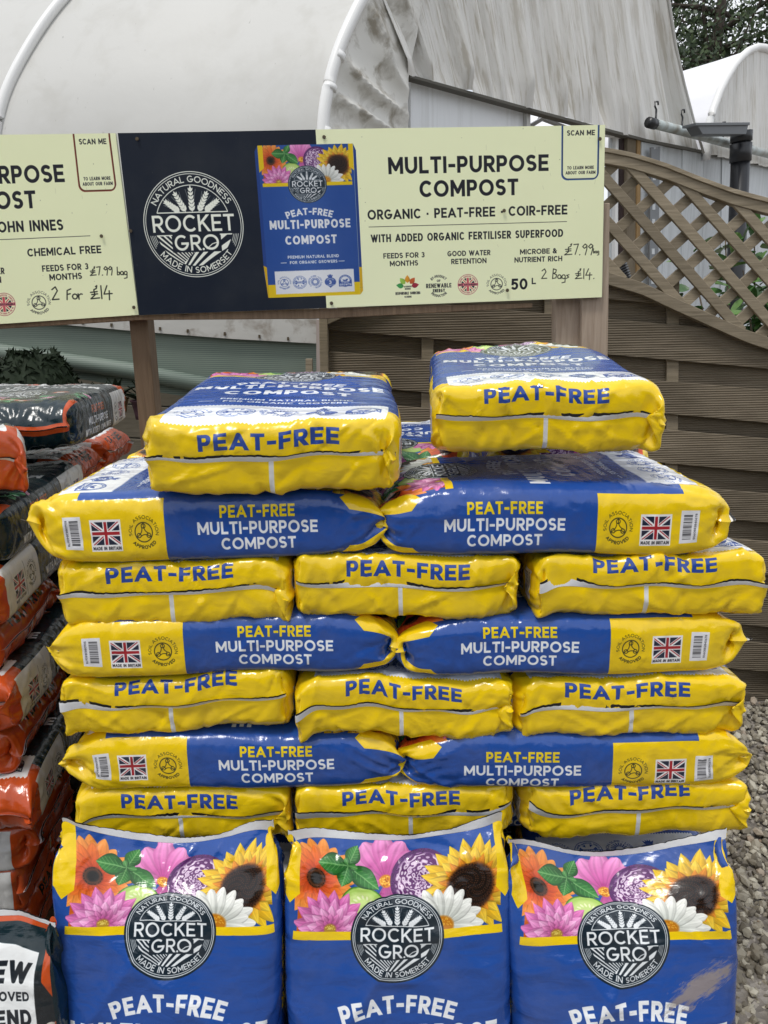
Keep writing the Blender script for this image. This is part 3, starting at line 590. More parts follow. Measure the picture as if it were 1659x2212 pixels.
# ================================================================ scene helpers
def ray(px,py):
    a=(px-CX)/FPX;b=(CY-py)/FPX; c,s=math.cos(ROLL),math.sin(ROLL); x=a*c+b*s; y=-a*s+b*c
    return np.array([x,math.cos(PITCH)+y*math.sin(PITCH),-math.sin(PITCH)+y*math.cos(PITCH)])
CAM=np.array([0,0,CAMH])
def at(px,py,Y): d=ray(px,py); return CAM+d*Y/d[1]
def onp(px,py,P0,g):
    """where the sight line meets the upright plane through P0 that runs along g"""
    n=np.array([-g[1],g[0],0.]); d=ray(px,py); return CAM+d*(((np.array([P0[0],P0[1],0])-CAM)*n).sum()/(d*n).sum())
def tag(o,label=None,cat=None,group=None,kind=None):
    if label: o['label']=label
    if cat: o['category']=cat
    if group: o['group']=group
    if kind: o['kind']=kind
    return o
def empty(name,loc=(0,0,0),rot=(0,0,0)):
    o=bpy.data.objects.new(name,None); o.location=loc; o.rotation_euler=rot; o.empty_display_size=.05; COL.objects.link(o); return o
def obj(name,me,mat=None,parent=None):
    o=bpy.data.objects.new(name,me); COL.objects.link(o)
    if mat: me.materials.append(mat)
    if parent: o.parent=parent
    return o
def mesh(name,V,F,smooth=False,uv=None):
    me=bpy.data.meshes.new(name); me.from_pydata([tuple(map(float,v)) for v in V],[],[tuple(f) for f in F])
    if smooth: me.polygons.foreach_set('use_smooth',[True]*len(me.polygons))
    if uv is not None: l=me.uv_layers.new(name='UVMap'); l.data.foreach_set('uv',np.asarray(uv,np.float32).ravel())
    me.update(); return me
def gridmesh(name,P,smooth=True,closed=False,uv=True,wrap=None):
    """P (rows, cols, 3) surface"""
    n,m=P.shape[:2]; V=P.reshape(-1,3); F=[];UV=[]
    for j in range(n-1):
        for i in range(m if closed else m-1):
            k=(i+1)%m; F.append((j*m+i,j*m+k,(j+1)*m+k,(j+1)*m+i))
            UV+=[(i/(m-1),j/(n-1)),((i+1)/(m-1),j/(n-1)),((i+1)/(m-1),(j+1)/(n-1)),(i/(m-1),(j+1)/(n-1))]
    return mesh(name,V,F,smooth,UV if uv else None)
def gridnp(name,P,u,v,closed):
    """fast version for the sacks: u, v are print coordinates 0..1 of columns and rows"""
    n,m=P.shape[:2]; me=bpy.data.meshes.new(name); c=m if closed else m-1
    j,i=np.mgrid[0:n-1,0:c]; k=(i+1)%m; F=np.stack([j*m+i,j*m+k,(j+1)*m+k,(j+1)*m+i],-1).reshape(-1,4)
    me.vertices.add(n*m); me.vertices.foreach_set('co',P.astype(np.float32).ravel()); me.loops.add(F.size); me.loops.foreach_set('vertex_index',F.astype(np.int32).ravel())
    me.polygons.add(len(F)); me.polygons.foreach_set('loop_start',np.arange(0,F.size,4,dtype=np.int32)); me.polygons.foreach_set('use_smooth',np.ones(len(F),bool))
    uu=np.append(u,u[0]+1) if closed else u
    UV=np.stack([np.stack([uu[i],v[j]],-1),np.stack([uu[i+1],v[j]],-1),np.stack([uu[i+1],v[j+1]],-1),np.stack([uu[i],v[j+1]],-1)],2).reshape(-1,2)
    l=me.uv_layers.new(name='UVMap'); l.data.foreach_set('uv',UV.astype(np.float32).ravel()); me.update(); me.validate(); return me
def boxmesh(name,x,y,z,bev=.0,seg=1,c=(0,0,0)):
    bm=bmesh.new(); bmesh.ops.create_cube(bm,size=1.); bmesh.ops.scale(bm,vec=(x,y,z),verts=bm.verts); bmesh.ops.translate(bm,vec=c,verts=bm.verts)
    if bev: bmesh.ops.bevel(bm,geom=bm.edges[:],offset=bev,segments=seg,affect='EDGES')
    me=bpy.data.meshes.new(name); bm.to_mesh(me); bm.free(); return me
def tube(name,pts,r,n=10,smooth=True,cap=True):
    P=[Vector(p) for p in pts]; R=r if hasattr(r,'__len__') else [r]*len(P); V=[];F=[]; up=Vector((0,0,1))
    for i,p in enumerate(P):
        t=((P[min(i+1,len(P)-1)]-P[max(i-1,0)])).normalized(); a=t.cross(up if abs(t.z)<.95 else Vector((0,1,0))).normalized(); b=a.cross(t)
        for k in range(n): q=2*math.pi*k/n; V.append(p+(a*math.cos(q)+b*math.sin(q))*R[i])
    for i in range(len(P)-1):
        for k in range(n): F.append((i*n+k,i*n+(k+1)%n,(i+1)*n+(k+1)%n,(i+1)*n+k))
    if cap: F.append(tuple(range(n))[::-1]); F.append(tuple((len(P)-1)*n+k for k in range(n)))
    return mesh(name,V,F,smooth)
def bar(name,A,B,w,d,bev=.002,up=(0,0,1)):
    """rectangular bar from A to B: w across (in the upright plane of the bar), d thick"""
    A,B=Vector(A),Vector(B); t=(B-A); Ln=t.length; t.normalize(); side=Vector((0,-1,0)); side=(side-t*side.dot(t)).normalized(); u=side.cross(t)
    me=boxmesh(name,Ln,d,w,bev); M=Matrix((t,-side,u)).transposed().to_4x4(); M.translation=(A+B)/2
    me.transform(M); return me
# ---------------------------------------------------------------- materials
def mat(name,col=(.5,.5,.5),rough=.6,spec=.5,metal=0,coat=0,alpha=1):
    m=bpy.data.materials.new(name); m.use_nodes=True; b=m.node_tree.nodes['Principled BSDF']
    b.inputs['Base Color'].default_value=(*col,1); b.inputs['Roughness'].default_value=rough; b.inputs['Specular IOR Level'].default_value=spec; b.inputs['Metallic'].default_value=metal
    if coat: b.inputs['Coat Weight'].default_value=coat; b.inputs['Coat Roughness'].default_value=.12
    return m
class N:
    def __init__(s,m): s.t=m.node_tree; s.b=s.t.nodes['Principled BSDF']
    def n(s,t,ins={},**k):
        x=s.t.nodes.new(t)
        for a,b in k.items(): setattr(x,a,b)
        for a,b in ins.items():
            if isinstance(b,bpy.types.NodeSocket): s.t.links.new(b,x.inputs[a])
            else: x.inputs[a].default_value=b
        return x
    def l(s,a,b): s.t.links.new(a,b)
    def ramp(s,fac,stops,interp='LINEAR'):
        r=s.n('ShaderNodeValToRGB',{'Fac':fac}); e=r.color_ramp.elements; r.color_ramp.interpolation=interp
        while len(e)<len(stops): e.new(.5)
        for x,(p,c) in zip(e,stops): x.position=p; x.color=(*c,1) if len(c)==3 else c
        return r.outputs['Color']
    def mix(s,f,a,b,mode='MIX'):
        x=s.n('ShaderNodeMix',data_type='RGBA',blend_type=mode)
        for i,v in ((0,f),(6,a),(7,b)):
            if isinstance(v,bpy.types.NodeSocket): s.l(v,x.inputs[i])
            else: x.inputs[i].default_value=(*v,1) if hasattr(v,'__len__') else v
        return x.outputs[2]
    def coords(s,kind='Object',scale=(1,1,1),rot=(0,0,0),loc=(0,0,0)):
        c=s.n('ShaderNodeTexCoord'); return s.n('ShaderNodeMapping',{'Vector':c.outputs[kind],'Scale':scale,'Rotation':rot,'Location':loc}).outputs[0]
    def noise(s,v,sc,det=4,ro=.5,dist=0): return s.n('ShaderNodeTexNoise',{'Vector':v,'Scale':sc,'Detail':det,'Roughness':ro,'Distortion':dist}).outputs['Fac']
    def bump(s,h,dist,strength=1,prev=None):
        b=s.n('ShaderNodeBump',{'Height':h,'Distance':dist,'Strength':strength})
        if prev is not None: s.l(prev,b.inputs['Normal'])
        return b.outputs[0]
def image(name,a):
    """print painted above, handed to the material as pixels made in memory"""
    h,w=a.shape[:2]; im=bpy.data.images.new(name,w,h,alpha=False); px=np.ones((h,w,4),np.float32); px[...,:3]=a.clip(0,1); im.pixels.foreach_set(px.ravel()); im.update(); im.pack(); return im
def film_mat(name,a,rough=.26):
    m=mat(name,rough=rough,coat=.12,spec=.55); n=N(m); uv=n.n('ShaderNodeUVMap',uv_map='UVMap').outputs[0]
    im=n.n('ShaderNodeTexImage',{'Vector':uv},image=image(name,a),interpolation='Cubic'); im.extension='REPEAT'
    v=n.coords('Object'); oi=n.n('ShaderNodeObjectInfo'); off=n.n('ShaderNodeVectorMath',{0:v,1:oi.outputs['Location']},operation='ADD').outputs[0]
    # dust lying on the film and small scuffs
    d=n.noise(off,9,6,.6); d2=n.noise(off,160,3,.6); sp=n.ramp(d2,[(.70,(0,0,0)),(.76,(1,1,1))]); du=n.ramp(d,[(.50,(0,0,0)),(.78,(1,1,1))])
    f=n.n('ShaderNodeMath',{0:du,1:.12},operation='MULTIPLY').outputs[0]; c=n.mix(f,im.outputs['Color'],(.30,.27,.22))
    f2=n.n('ShaderNodeMath',{0:sp,1:du},operation='MULTIPLY').outputs[0]; f3=n.n('ShaderNodeMath',{0:f2,1:.35},operation='MULTIPLY').outputs[0]; c=n.mix(f3,c,(.16,.13,.10))
    n.l(c,n.b.inputs['Base Color'])
    r=n.ramp(n.noise(off,5,4),[(.3,(.13,)*3),(.75,(.30,)*3)]); n.l(r,n.b.inputs['Roughness'])
    # creases of the film: stretched cells and fine crumple
    w1=n.n('ShaderNodeTexVoronoi',{'Vector':n.n('ShaderNodeVectorMath',{0:off,1:n.n('ShaderNodeTexNoise',{'Vector':off,'Scale':8.,'Detail':2.}).outputs['Color']},operation='ADD').outputs[0],'Scale':13.},feature='F1',distance='EUCLIDEAN').outputs['Distance']
    w2=n.noise(n.n('ShaderNodeMapping',{'Vector':off,'Rotation':(.3,.5,.6),'Scale':(1,3.2,1.6)}).outputs[0],12,3,.5,1.2)
    w3=n.noise(off,75,3,.55,.4)
    def rid(rot,sc,s): return n.n('ShaderNodeTexNoise',{'Vector':n.n('ShaderNodeMapping',{'Vector':off,'Rotation':rot,'Scale':sc}).outputs[0],'Scale':s,'Detail':1.5,'Roughness':.4,'Distortion':.3},noise_type='RIDGED_MULTIFRACTAL',normalize=True).outputs['Fac']
    w4=rid((.2,.9,.4),(1,3.5,2),7.); w5=rid((.5,-.7,-.5),(1,3.,2.5),10.)
    b=n.bump(w1,.0025,.25); b=n.bump(w2,.005,.3,b); b=n.bump(w4,.008,.7,b); b=n.bump(w5,.006,.6,b); b=n.bump(w3,.0007,.5,b); n.l(b,n.b.inputs['Normal']); return m
# ================================================================ compost sacks
t=time.time()
FILM=film_mat('sack_print',sack_sheet()); GREEN=film_mat('green_sack_print',green_sheet())
MUD=FILM.copy(); MUD.name='muddy_sack_print'; n=N(MUD); uv=n.n('ShaderNodeUVMap',uv_map='UVMap').outputs[0]; bc=n.b.inputs['Base Color'].links[0].from_socket
mp=n.n('ShaderNodeMapping',{'Vector':n.n('ShaderNodeMapping',{'Vector':uv,'Location':(-.318*96/70,-.640,0),'Scale':(96/70,1,1)}).outputs[0],'Rotation':(0,0,-.55)}).outputs[0]
ln=n.n('ShaderNodeVectorMath',{0:n.n('ShaderNodeMapping',{'Vector':mp,'Scale':(9.,30.,1)}).outputs[0]},operation='LENGTH').outputs['Value']
st=n.noise(n.n('ShaderNodeMapping',{'Vector':mp,'Scale':(14,60,1)}).outputs[0],1.6,6,.7,.6); fm=n.n('ShaderNodeMath',{0:n.n('ShaderNodeMapRange',{0:ln,1:.2,2:1.6,3:.62,4:.0}).outputs[0],1:st},operation='ADD').outputs[0]
mk=n.ramp(fm,[(.80,(0,)*3),(.98,(.75,)*3)]); n.l(n.mix(mk,bc,(.33,.27,.20)),n.b.inputs['Base Color'])
WHITE=mat('seal_white',(.74,.75,.77),.35); BLACK=mat('inner_film_black',(.012,.012,.014),.3)
for m in (WHITE,): n=N(m); n.l(n.bump(n.noise(n.coords('Object'),60,3),.002,.6),n.b.inputs['Normal'])
print('prints',round(time.time()-t,1)); t=time.time()
UC=((np.arange(NU)+.5)/NU); VR=np.linspace(0,1,NV)
SHAPES={}
for key,(H,seed,side) in dict(a=(10.9,1,18.5),b=(10.9,2,18.5),c=(10.9,3,18.4),d=(10.7,4,18.6),e=(12.4,5,18.3)).items(): SHAPES[key]=relax(H,seed,side=side)
for key,(H,seed,side) in dict(f=(11.2,12,18.9),g=(11.2,13,18.9),h=(11.0,14,18.9)).items(): SHAPES[key]=relax(H,seed,kind='lens',side=side)
for key,seed in (('u',6),('v',7),('w',8)): SHAPES[key]=relax(13.0,seed,kind='upright',side=18.7,press=1.0)
print('sims',round(time.time()-t,1)); t=time.time()
def refine(P,closed=True):
    """twice the columns and rows, rounded like a subdivision"""
    Q=np.empty((P.shape[0],P.shape[1]*2,3)); Q[:,1::2]=P*.75+np.roll(P,-1,1)*.25; Q[:,0::2]=P*.75+np.roll(P,1,1)*.25
    n=P.shape[0]; R=np.empty((2*n-1,Q.shape[1],3)); R[0::2]=Q; R[1::2]=(Q[1:]+Q[:-1])/2; R[2:-2:2]=(R[1:-3:2]+2*R[2:-2:2]+R[3:-1:2])/4
    return R
def crease(P,seed,amp=.22,ends=1.):
    """straight sharp folds pressed into the film, most of them near the welded ends (cm)"""
    g=np.random.default_rng(seed); Pu=np.roll(P,-1,1)-np.roll(P,1,1); Pv=np.gradient(P,axis=0); Nn=np.cross(Pu,Pv); Nn/=np.linalg.norm(Nn,axis=-1,keepdims=True)+1e-9
    nv,nu=P.shape[:2]; u=(np.arange(nu)+.5)/nu*CIRC; v=np.linspace(0,SL,nv); U,V_=np.meshgrid(u,v); D=np.zeros((nv,nu))
    for k in range(230):
        e=k%5; cu=g.uniform(0,CIRC); cv=abs(g.normal(0,6)) if e<2 else SL-abs(g.normal(0,7)) if e<4 else g.uniform(8,SL-8)
        if e==4: a=g.choice([0,math.pi/2,g.uniform(0,3.14)])+g.normal(0,.25); Ln=g.uniform(4,14); h=g.uniform(.2,.6)
        else: a=math.pi/2+g.choice([-1,1])*abs(g.normal(.25,.45)); Ln=g.uniform(3.5,11); h=g.uniform(.4,1.1)*ends
        w=g.uniform(.25,.7); du=(U-cu+CIRC/2)%CIRC-CIRC/2; dv_=V_-cv; s=du*math.cos(a)+dv_*math.sin(a); t=-du*math.sin(a)+dv_*math.cos(a); m=(np.abs(s)<Ln)&(np.abs(t)<w*3)
        D[m]+=(g.choice([-1,1,1])*h*(1-(s[m]/Ln)**2)*(np.exp(-np.abs(t[m])/w)-.15))
    fade=np.minimum(1,np.minimum(V_,SL-V_)/1.5)
    return P+Nn*(D*fade*amp)[...,None]
def crease_old(P,seed,amp=.22):
    """small folds pressed into the film, strongest near the ends and corners (cm)"""
    g=np.random.default_rng(seed); Pu=np.roll(P,-1,1)-np.roll(P,1,1); Pv=np.gradient(P,axis=0); Nn=np.cross(Pu,Pv); Nn/=np.linalg.norm(Nn,axis=-1,keepdims=True)+1e-9
    u=np.arange(P.shape[1])[None]/P.shape[1]*2*math.pi; v=np.arange(P.shape[0])[:,None]/P.shape[0]; D=np.zeros(P.shape[:2])
    for _ in range(26):
        fu=g.integers(-14,15); fv=g.uniform(-24,24); w=.6+.4*np.sin(u*g.integers(1,4)+v*g.uniform(2,9)+g.uniform(0,6)); s=np.sin(u*fu+v*fv+g.uniform(0,6.28)+.7*np.sin(u*2+v*7)); D+=(1-np.abs(s))**3*w
    D=(D-D.mean())/D.std(); env=.35+.9*(np.exp(-(v/.13)**2)+np.exp(-((1-v)/.13)**2)); env[0]*=.2; env[-1]*=.2
    return P+Nn*(D*env*amp)[...,None]
def sack(shape,label,cat='sack',group=None,green=False,loc=(0,0,0),rz=0,sx=1,sy=1,sz=1,seed=0,lod=1,shear=0,flap=(70,35),rx=0,ry=0,sag=0,name=None,amp=.42,bend=None,ends=1.,mud=False):
    """a filled sack lying on its back: origin under its middle, front up, foot towards -y before turning"""
    P=SHAPES[shape].copy()
    for _ in range(3):
        M_=(np.roll(P,1,1)+np.roll(P,-1,1))/4+P/2; M_[1:-1]=(M_[:-2]+M_[2:])/4+M_[1:-1]/2; M_[0]=P[0]; M_[-1]=P[-1]; P=M_
    P=crease(refine(P) if lod else P,seed,amp,ends); P[...,1]-=29.9 if shape in 'abcdefgh' else SL*.44
    g=np.random.default_rng(seed+50); x,y=P[...,0],P[...,1]
    for e_ in (0,-1):          # the weld never runs quite straight
        yo=P[e_,:,1].mean(); X_=P[...,0]; wv=.55*np.sin(X_*g.uniform(.10,.2)+g.uniform(0,6.3))+.28*np.sin(X_*g.uniform(.35,.6)+g.uniform(0,6.3))+g.uniform(-.5,.5)
        P[...,2]+=np.exp(-((P[...,1]-yo)/2.2)**2)*wv*g.uniform(.6,1.3)*(1 if shape not in 'uvw' else .3)
    for e_ in (0,-1):          # pulled out corners of the welded ends
        for sg in (-1,1):
            yo=P[e_,:,1].mean(); k=np.exp(-((P[...,1]-yo)/2.6)**2)*np.exp(-((P[...,0]-sg*18.3)/2.4)**2)*(1 if ends else 0); E_=g.uniform(.2,1.9) if e_==0 else g.uniform(0,.8); P[...,1]+=(-1 if e_==0 else 1)*k*E_; P[...,0]+=sg*k*g.uniform(-.9,.5); P[...,2]+=k*g.uniform(-1.6,1.2)
    P[...,2]+=.42*np.sin(x*.12+g.uniform(0,6))*np.sin(y*.1+g.uniform(0,6))+sag*(x/20)**2
    P[...,0]+=shear*P[...,1]+.25*np.sin(y*.13+g.uniform(0,6)); P*=np.array([sx,sy,sz]); 
    if bend: P=bend(P)
    P=P*.01
    name=name or ('green_compost_sack' if green else 'compost_sack')
    mt=GREEN if green else MUD if mud else FILM; me=gridnp(name,P,(np.arange(P.shape[1])+.5)/P.shape[1]+g.uniform(-.009,.009),(np.linspace(0,1,P.shape[0])+g.uniform(-.009,.009)).clip(.001,.999),True); o=obj(name,me,mt); tag(o,label,cat,group)
    o.location=loc; o.rotation_euler=(rx+g.uniform(-.006,.006),ry+g.uniform(-.012,.012),rz+g.uniform(-.018,.018))
    # welded seals: white lip with the black inner film showing along its cut edge
    nf=int(FW/CIRC*P.shape[1])
    for end,ang in ((0,flap[0]),(-1,flap[1])):
        row=P[end]; base=row[:nf]; od=-1 if end==0 else 1
        dense=np.linspace(0,nf-1,90); B=np.stack([np.interp(dense,np.arange(nf),base[:,k]) for k in range(3)],-1)
        s=np.linspace(0,1,90); wob=sum(g.normal(0,1)/(k+1)*np.sin(s*math.pi*2*(k+1)*.8+g.uniform(0,6)) for k in range(7))
        A=np.radians(ang+14*wob); Dn=np.stack([0*A,np.cos(A)*od,np.sin(A)],-1)
        wd=(.0066+.0018*np.sin(s*9+g.uniform(0,6))+g.choice([0,0,.010])*np.clip(1-s*4,0,1)+g.choice([0,0,.008])*np.clip(s*4-3,0,1))[:,None]*(1.35 if shape in 'uvw' else 1); jag=(g.normal(0,.0005,90))[:,None]
        off=np.array([0,od*.0012,0])
        R=np.stack([B+off*.3,B+off+Dn*wd*.5,B+off+Dn*(wd+jag)],0); w=obj('seal_strip',gridmesh('seal_strip',R),WHITE,o)
        gap=(.0012+.0034*np.clip(wob*.7+.2,0,1.4)*np.sin(s*math.pi)**.3)[:,None]
        back=-od*np.array([0,.0015,0])+np.array([0,0,.0006 if end==0 else -.0022])
        R2=np.stack([B+off+Dn*wd*.6+back,B+off+Dn*(wd+gap)+back+jag*Dn],0); obj('inner_film',gridmesh('inner_film',R2),BLACK,o)
    return o
# ---------------------------------------------------------------- the stack of yellow and blue sacks
YF=1.15      # front of the stack
GRP='yellow and blue compost sacks in the stack'
def placed(px0,px1,py,Y=YF):
    a=at(px0,py,Y); b=at(px1,py,Y); return (a[0]+b[0])/2,(a[2]+b[2])/2,b[0]-a[0]
def end_on(px0,px1,py,shape,label,seed,Y=YF,H=.106,**k):
    x,z,w=placed(px0,px1,py,Y); zs=k.pop('zs',H/.106)
    return sack(shape,label,group=GRP,loc=(x,Y+.295,z),sx=w/.375,sy=.97,sz=zs,seed=seed,**k)
def side_on(px0,px1,py,shape,label,seed,left,Y=YF,H=.106,**k):
    x,z,w=placed(px0,px1,py,Y)
    def taper(P):
        y=P[...,1]; t=((y-16)/15).clip(0,1)**1.5; f=((-y-19)/13).clip(0,1)**2; P[...,2]*=1-.42*t-.25*f; P[...,2]-=1.0*t+.3*f; P[...,0]*=1-.03*t
        return P
    k['bend']=taper
    return sack(shape,label,group=GRP,loc=(x+(.015 if left else -.015),Y+.195,z),rz=(-math.pi/2 if left else math.pi/2),sx=1.,sy=w/.635,sz=H/.106,seed=seed,flap=(20,20),**k)
side_on(40,806,1140,'f','lengthways sack at the left of the top full layer, beneath the loose left sack',11,True,H=.112)
side_on(828,1600,1132,'g','lengthways sack at the right of the top full layer, beneath the loose right sack',12,False,H=.112)
end_on(100,629,1283,'a','sack end on in the upper row of three, leftmost, its lettering rising to the right',13)
end_on(628,1140,1280,'c','middle sack end of the upper row of three, under the top gap',14)
end_on(1143,1662,1275,'d','sack end on in the upper row of three, rightmost, bulging beyond the sack above',15)
side_on(92,842,1400,'g','lengthways sack at the left of the middle layer of two, its barcode creased',16,True)
side_on(870,1620,1402,'h','lengthways sack at the right of the middle layer of two',17,False)
end_on(120,632,1535,'d','leftmost sack end of the middle row of three',18)
end_on(630,1112,1540,'a','sack end on in the middle row of three, centre one',19)
end_on(1113,1630,1540,'c','sack end on in the middle row of three, rightmost, the gravel just beyond it',20)
side_on(120,852,1657,'h','lengthways sack at the left of the lowest layer of two',21,True)
side_on(874,1624,1652,'f','lengthways sack at the right of the lowest layer of two',22,False)
end_on(148,630,1774,'c','sack end on in the bottom visible row, leftmost, behind the left upright sack',23)
end_on(632,1120,1770,'d','sack end on in the bottom visible row, middle one, behind the middle upright sack',24)
end_on(1128,1622,1770,'a','sack end on in the bottom visible row, rightmost, behind the right upright sack',25)
end_on(282,872,955,'e','loose sack lying end on at the top left of the stack, turned slightly',26,Y=1.12,rx=.08,ry=.035,zs=.95,rz=.015)
end_on(952,1466,872,'e','loose sack lying end on at the top right of the stack, level and flat',27,Y=1.16,rx=.09,zs=.90,rz=-.045)
# three sacks standing in front of the stack
def upright(px0,px1,py,shape,label,seed,dip,lean=.10,Y=1.035,fold=0,green=False,rz=0,group='compost sacks standing in front of the stack',mud=False):
    a=at(px0,py,Y); b=at(px1,py,Y); w=(b[0]-a[0]); k=w/.37
    def bend(P):
        x=P[...,0]/18.5; f=1/(1+np.exp(-(P[...,1]-24)/3.)); P[...,1]-=f*dip*(1-x**2); P[...,2]-=f*dip*.5*(1-x**2)
        if fold: P[...,2]+=f*fold*np.maximum(x-.55,0)*8; P[...,1]-=f*abs(fold)*np.maximum(x-.6,0)*2
        ph=seed*1.7; msk=1/(1+np.exp((P[...,1]-14)/4)); P[...,2]+=msk*.75*((1-np.abs(np.sin((P[...,0]*.75+P[...,1])*.105+ph)))**3+(1-np.abs(np.sin((-P[...,0]*.9+P[...,1]*.7)*.12+ph*2)))**4)
        P[...,2]+=1.2*np.exp(-((P[...,1]+5)/16)**2)*(1-x**2)
        return P
    zt=(a[2]+b[2])/2; o=sack(shape,label,group=group,green=green,loc=((a[0]+b[0])/2,Y+.015,zt-.352),rx=math.pi/2-lean,rz=rz,sx=k,sy=1.0,seed=seed,flap=(0,6),bend=bend,amp=.38,mud=mud)
    return o
upright(80,588,1772,'u','left one of the three upright blue sacks with printed flowers',31,6.8,fold=-.5)
upright(604,1110,1788,'v','middle one of the three upright blue sacks with printed flowers',32,3.8)
upright(1106,1616,1796,'w','right upright blue flower sack with dried mud smeared beneath its round emblem',33,8.0,fold=.3,mud=True)
# ---------------------------------------------------------------- back rows of the same stack
BK='hidden rear rows of the stack'
xc=at(815,1140,YF)[0]+.02; zA=at(815,1140,YF)[2]
for i,(lab,sh) in enumerate((('blue sack behind the loose left sack, only its sunflower corner showing','c'),('sack with upside down lettering seen between the two loose sacks','b'),('sack at the rear right of the stack, a blue sliver beside the loose right sack','a'))):
    sack(sh,lab,group=GRP,loc=(xc+(-.39+.395*i),YF+.40+.31,zA+.004),rz=math.pi,sx=.97,sy=.93,seed=60+i,lod=0)
for k in range(1,10):
    z=zA-.1045*k
    if z<.17: break
    if k%2:
        for sg in (-1,1): sack('fg'[k//2%2],'compost sack hidden in the rear rows of the stack',group=BK,loc=(xc+sg*.30,YF+.62+.20,z),rz=sg*math.pi/2,sx=.97,sy=.95,seed=70+k,lod=0)
    else:
        for i in range(3): sack('abd'[i],'compost sack hidden in the rear rows of the stack',group=BK,loc=(xc-.395+.395*i,YF+.41+.30,z),rz=math.pi,sx=.96,sy=.93,seed=80+k,lod=0)
zF=at(640,1758,YF)[2]
for k in range(1,6):
    z=zF-.1045*k
    if z<.18: break
    if k%2:
        for sg in (-1,1): sack('fg'[k//2%2],'compost sack hidden behind the upright sacks',group='hidden lower rows of the stack',loc=(xc+.02+sg*.28,YF+.34,z),rz=sg*math.pi/2,sx=.97,sy=.86,seed=90+k,lod=0)
    else:
        for i in range(3): sack('abd'[i],'compost sack hidden behind the upright sacks',group='hidden lower rows of the stack',loc=(xc+.04-.395+.395*i,YF+.30,z),sx=.97,sy=.95,seed=95+k,lod=0)
# ---------------------------------------------------------------- dark green and orange sacks on the left pallet
TH=math.radians(7.5); dv=np.array([-math.sin(TH),math.cos(TH),0]); lf=np.array([-math.cos(TH),-math.sin(TH),0]); C0=np.array([-.70,1.27,0]); GG='dark green and orange compost sacks on the left pallet'
def gs(kind,k,s,shape,label,seed,lod=1,out=0,**kw):
    z=1.255-.1065*k
    if kind=='near': p=C0+dv*(s+.30)+lf*(.20-out-.02); r=TH
    if kind=='far': p=C0+dv*(s+.30)+lf*(.20-out); r=TH+math.pi
    if kind=='foot': p=C0+dv*(s+.20)+lf*(.33-out); r=TH+math.pi/2
    if kind=='head': p=C0+dv*(s+.20)+lf*(.30-out); r=TH-math.pi/2
    return sack(shape,label,group=GG,green=True,loc=(p[0],p[1],z),rz=r,sx=.97,sy=.95,seed=seed,lod=lod,flap=(40,30),**kw)
gs('far',0,.36,'g','green sack along the top of the left pallet, white flag end at its far end',41,out=.085).location.z+=.068
g0=at(22,1000,1.30); sack('e','orange ended sack jutting forward at the top of the left pallet',group=GG,green=True,loc=(g0[0]-.30,1.30+.20,g0[2]),rz=math.radians(34),sx=.95,sy=.93,sz=.95,seed=42,flap=(60,30))
gs('foot',1,.98,'f','orange end of a sack under the white flag end of the top green sack',43); gs('foot',1,.57,'h','orange sack end of the second layer, half hidden behind the yellow sack corner',44); gs('far',1,.05,'f','dark green sack below the jutting orange one at the left edge',45,out=.02)
for k in (2,4,6):
    gs('near',k,.0,'fgh'[k//2-1],['uppermost green sack with a white flag panel at the left edge','green sack with a white flag panel, second down at the left edge','green sack with white flag panel and orange foot, lowest at the left edge'][k//2-1],46+k); gs('near',k,.63,'c','green sack lying behind the white flag panel sacks on the left pallet',47+k,lod=0)
for k in (3,5,7):
    for i in range(3): gs('foot' if i==0 else 'head',k,.01+.395*i,'hfg'[i],(['orange sack end with black lettering, upper one beside the yellow stack','orange sack end with black lettering, middle one beside the yellow stack','orange sack end low behind the upright green sack'][k//2-1] if i==0 else 'dark sack head in the gap between the two stacks'),60+k*3+i,lod=1 if i<2 else 0)
for k in (8,9):
    for i in range(3): gs('foot' if i==0 else 'head',k,.01+.395*i,'dab'[i],'green sack hidden at the bottom of the left pallet',90+k*3+i,lod=0)
u=upright(-390,98,1985,'w','upright dark green sack with a white announcement panel at the lower left corner',34,1.2,Y=.97,green=True,fold=.8,group=GG)
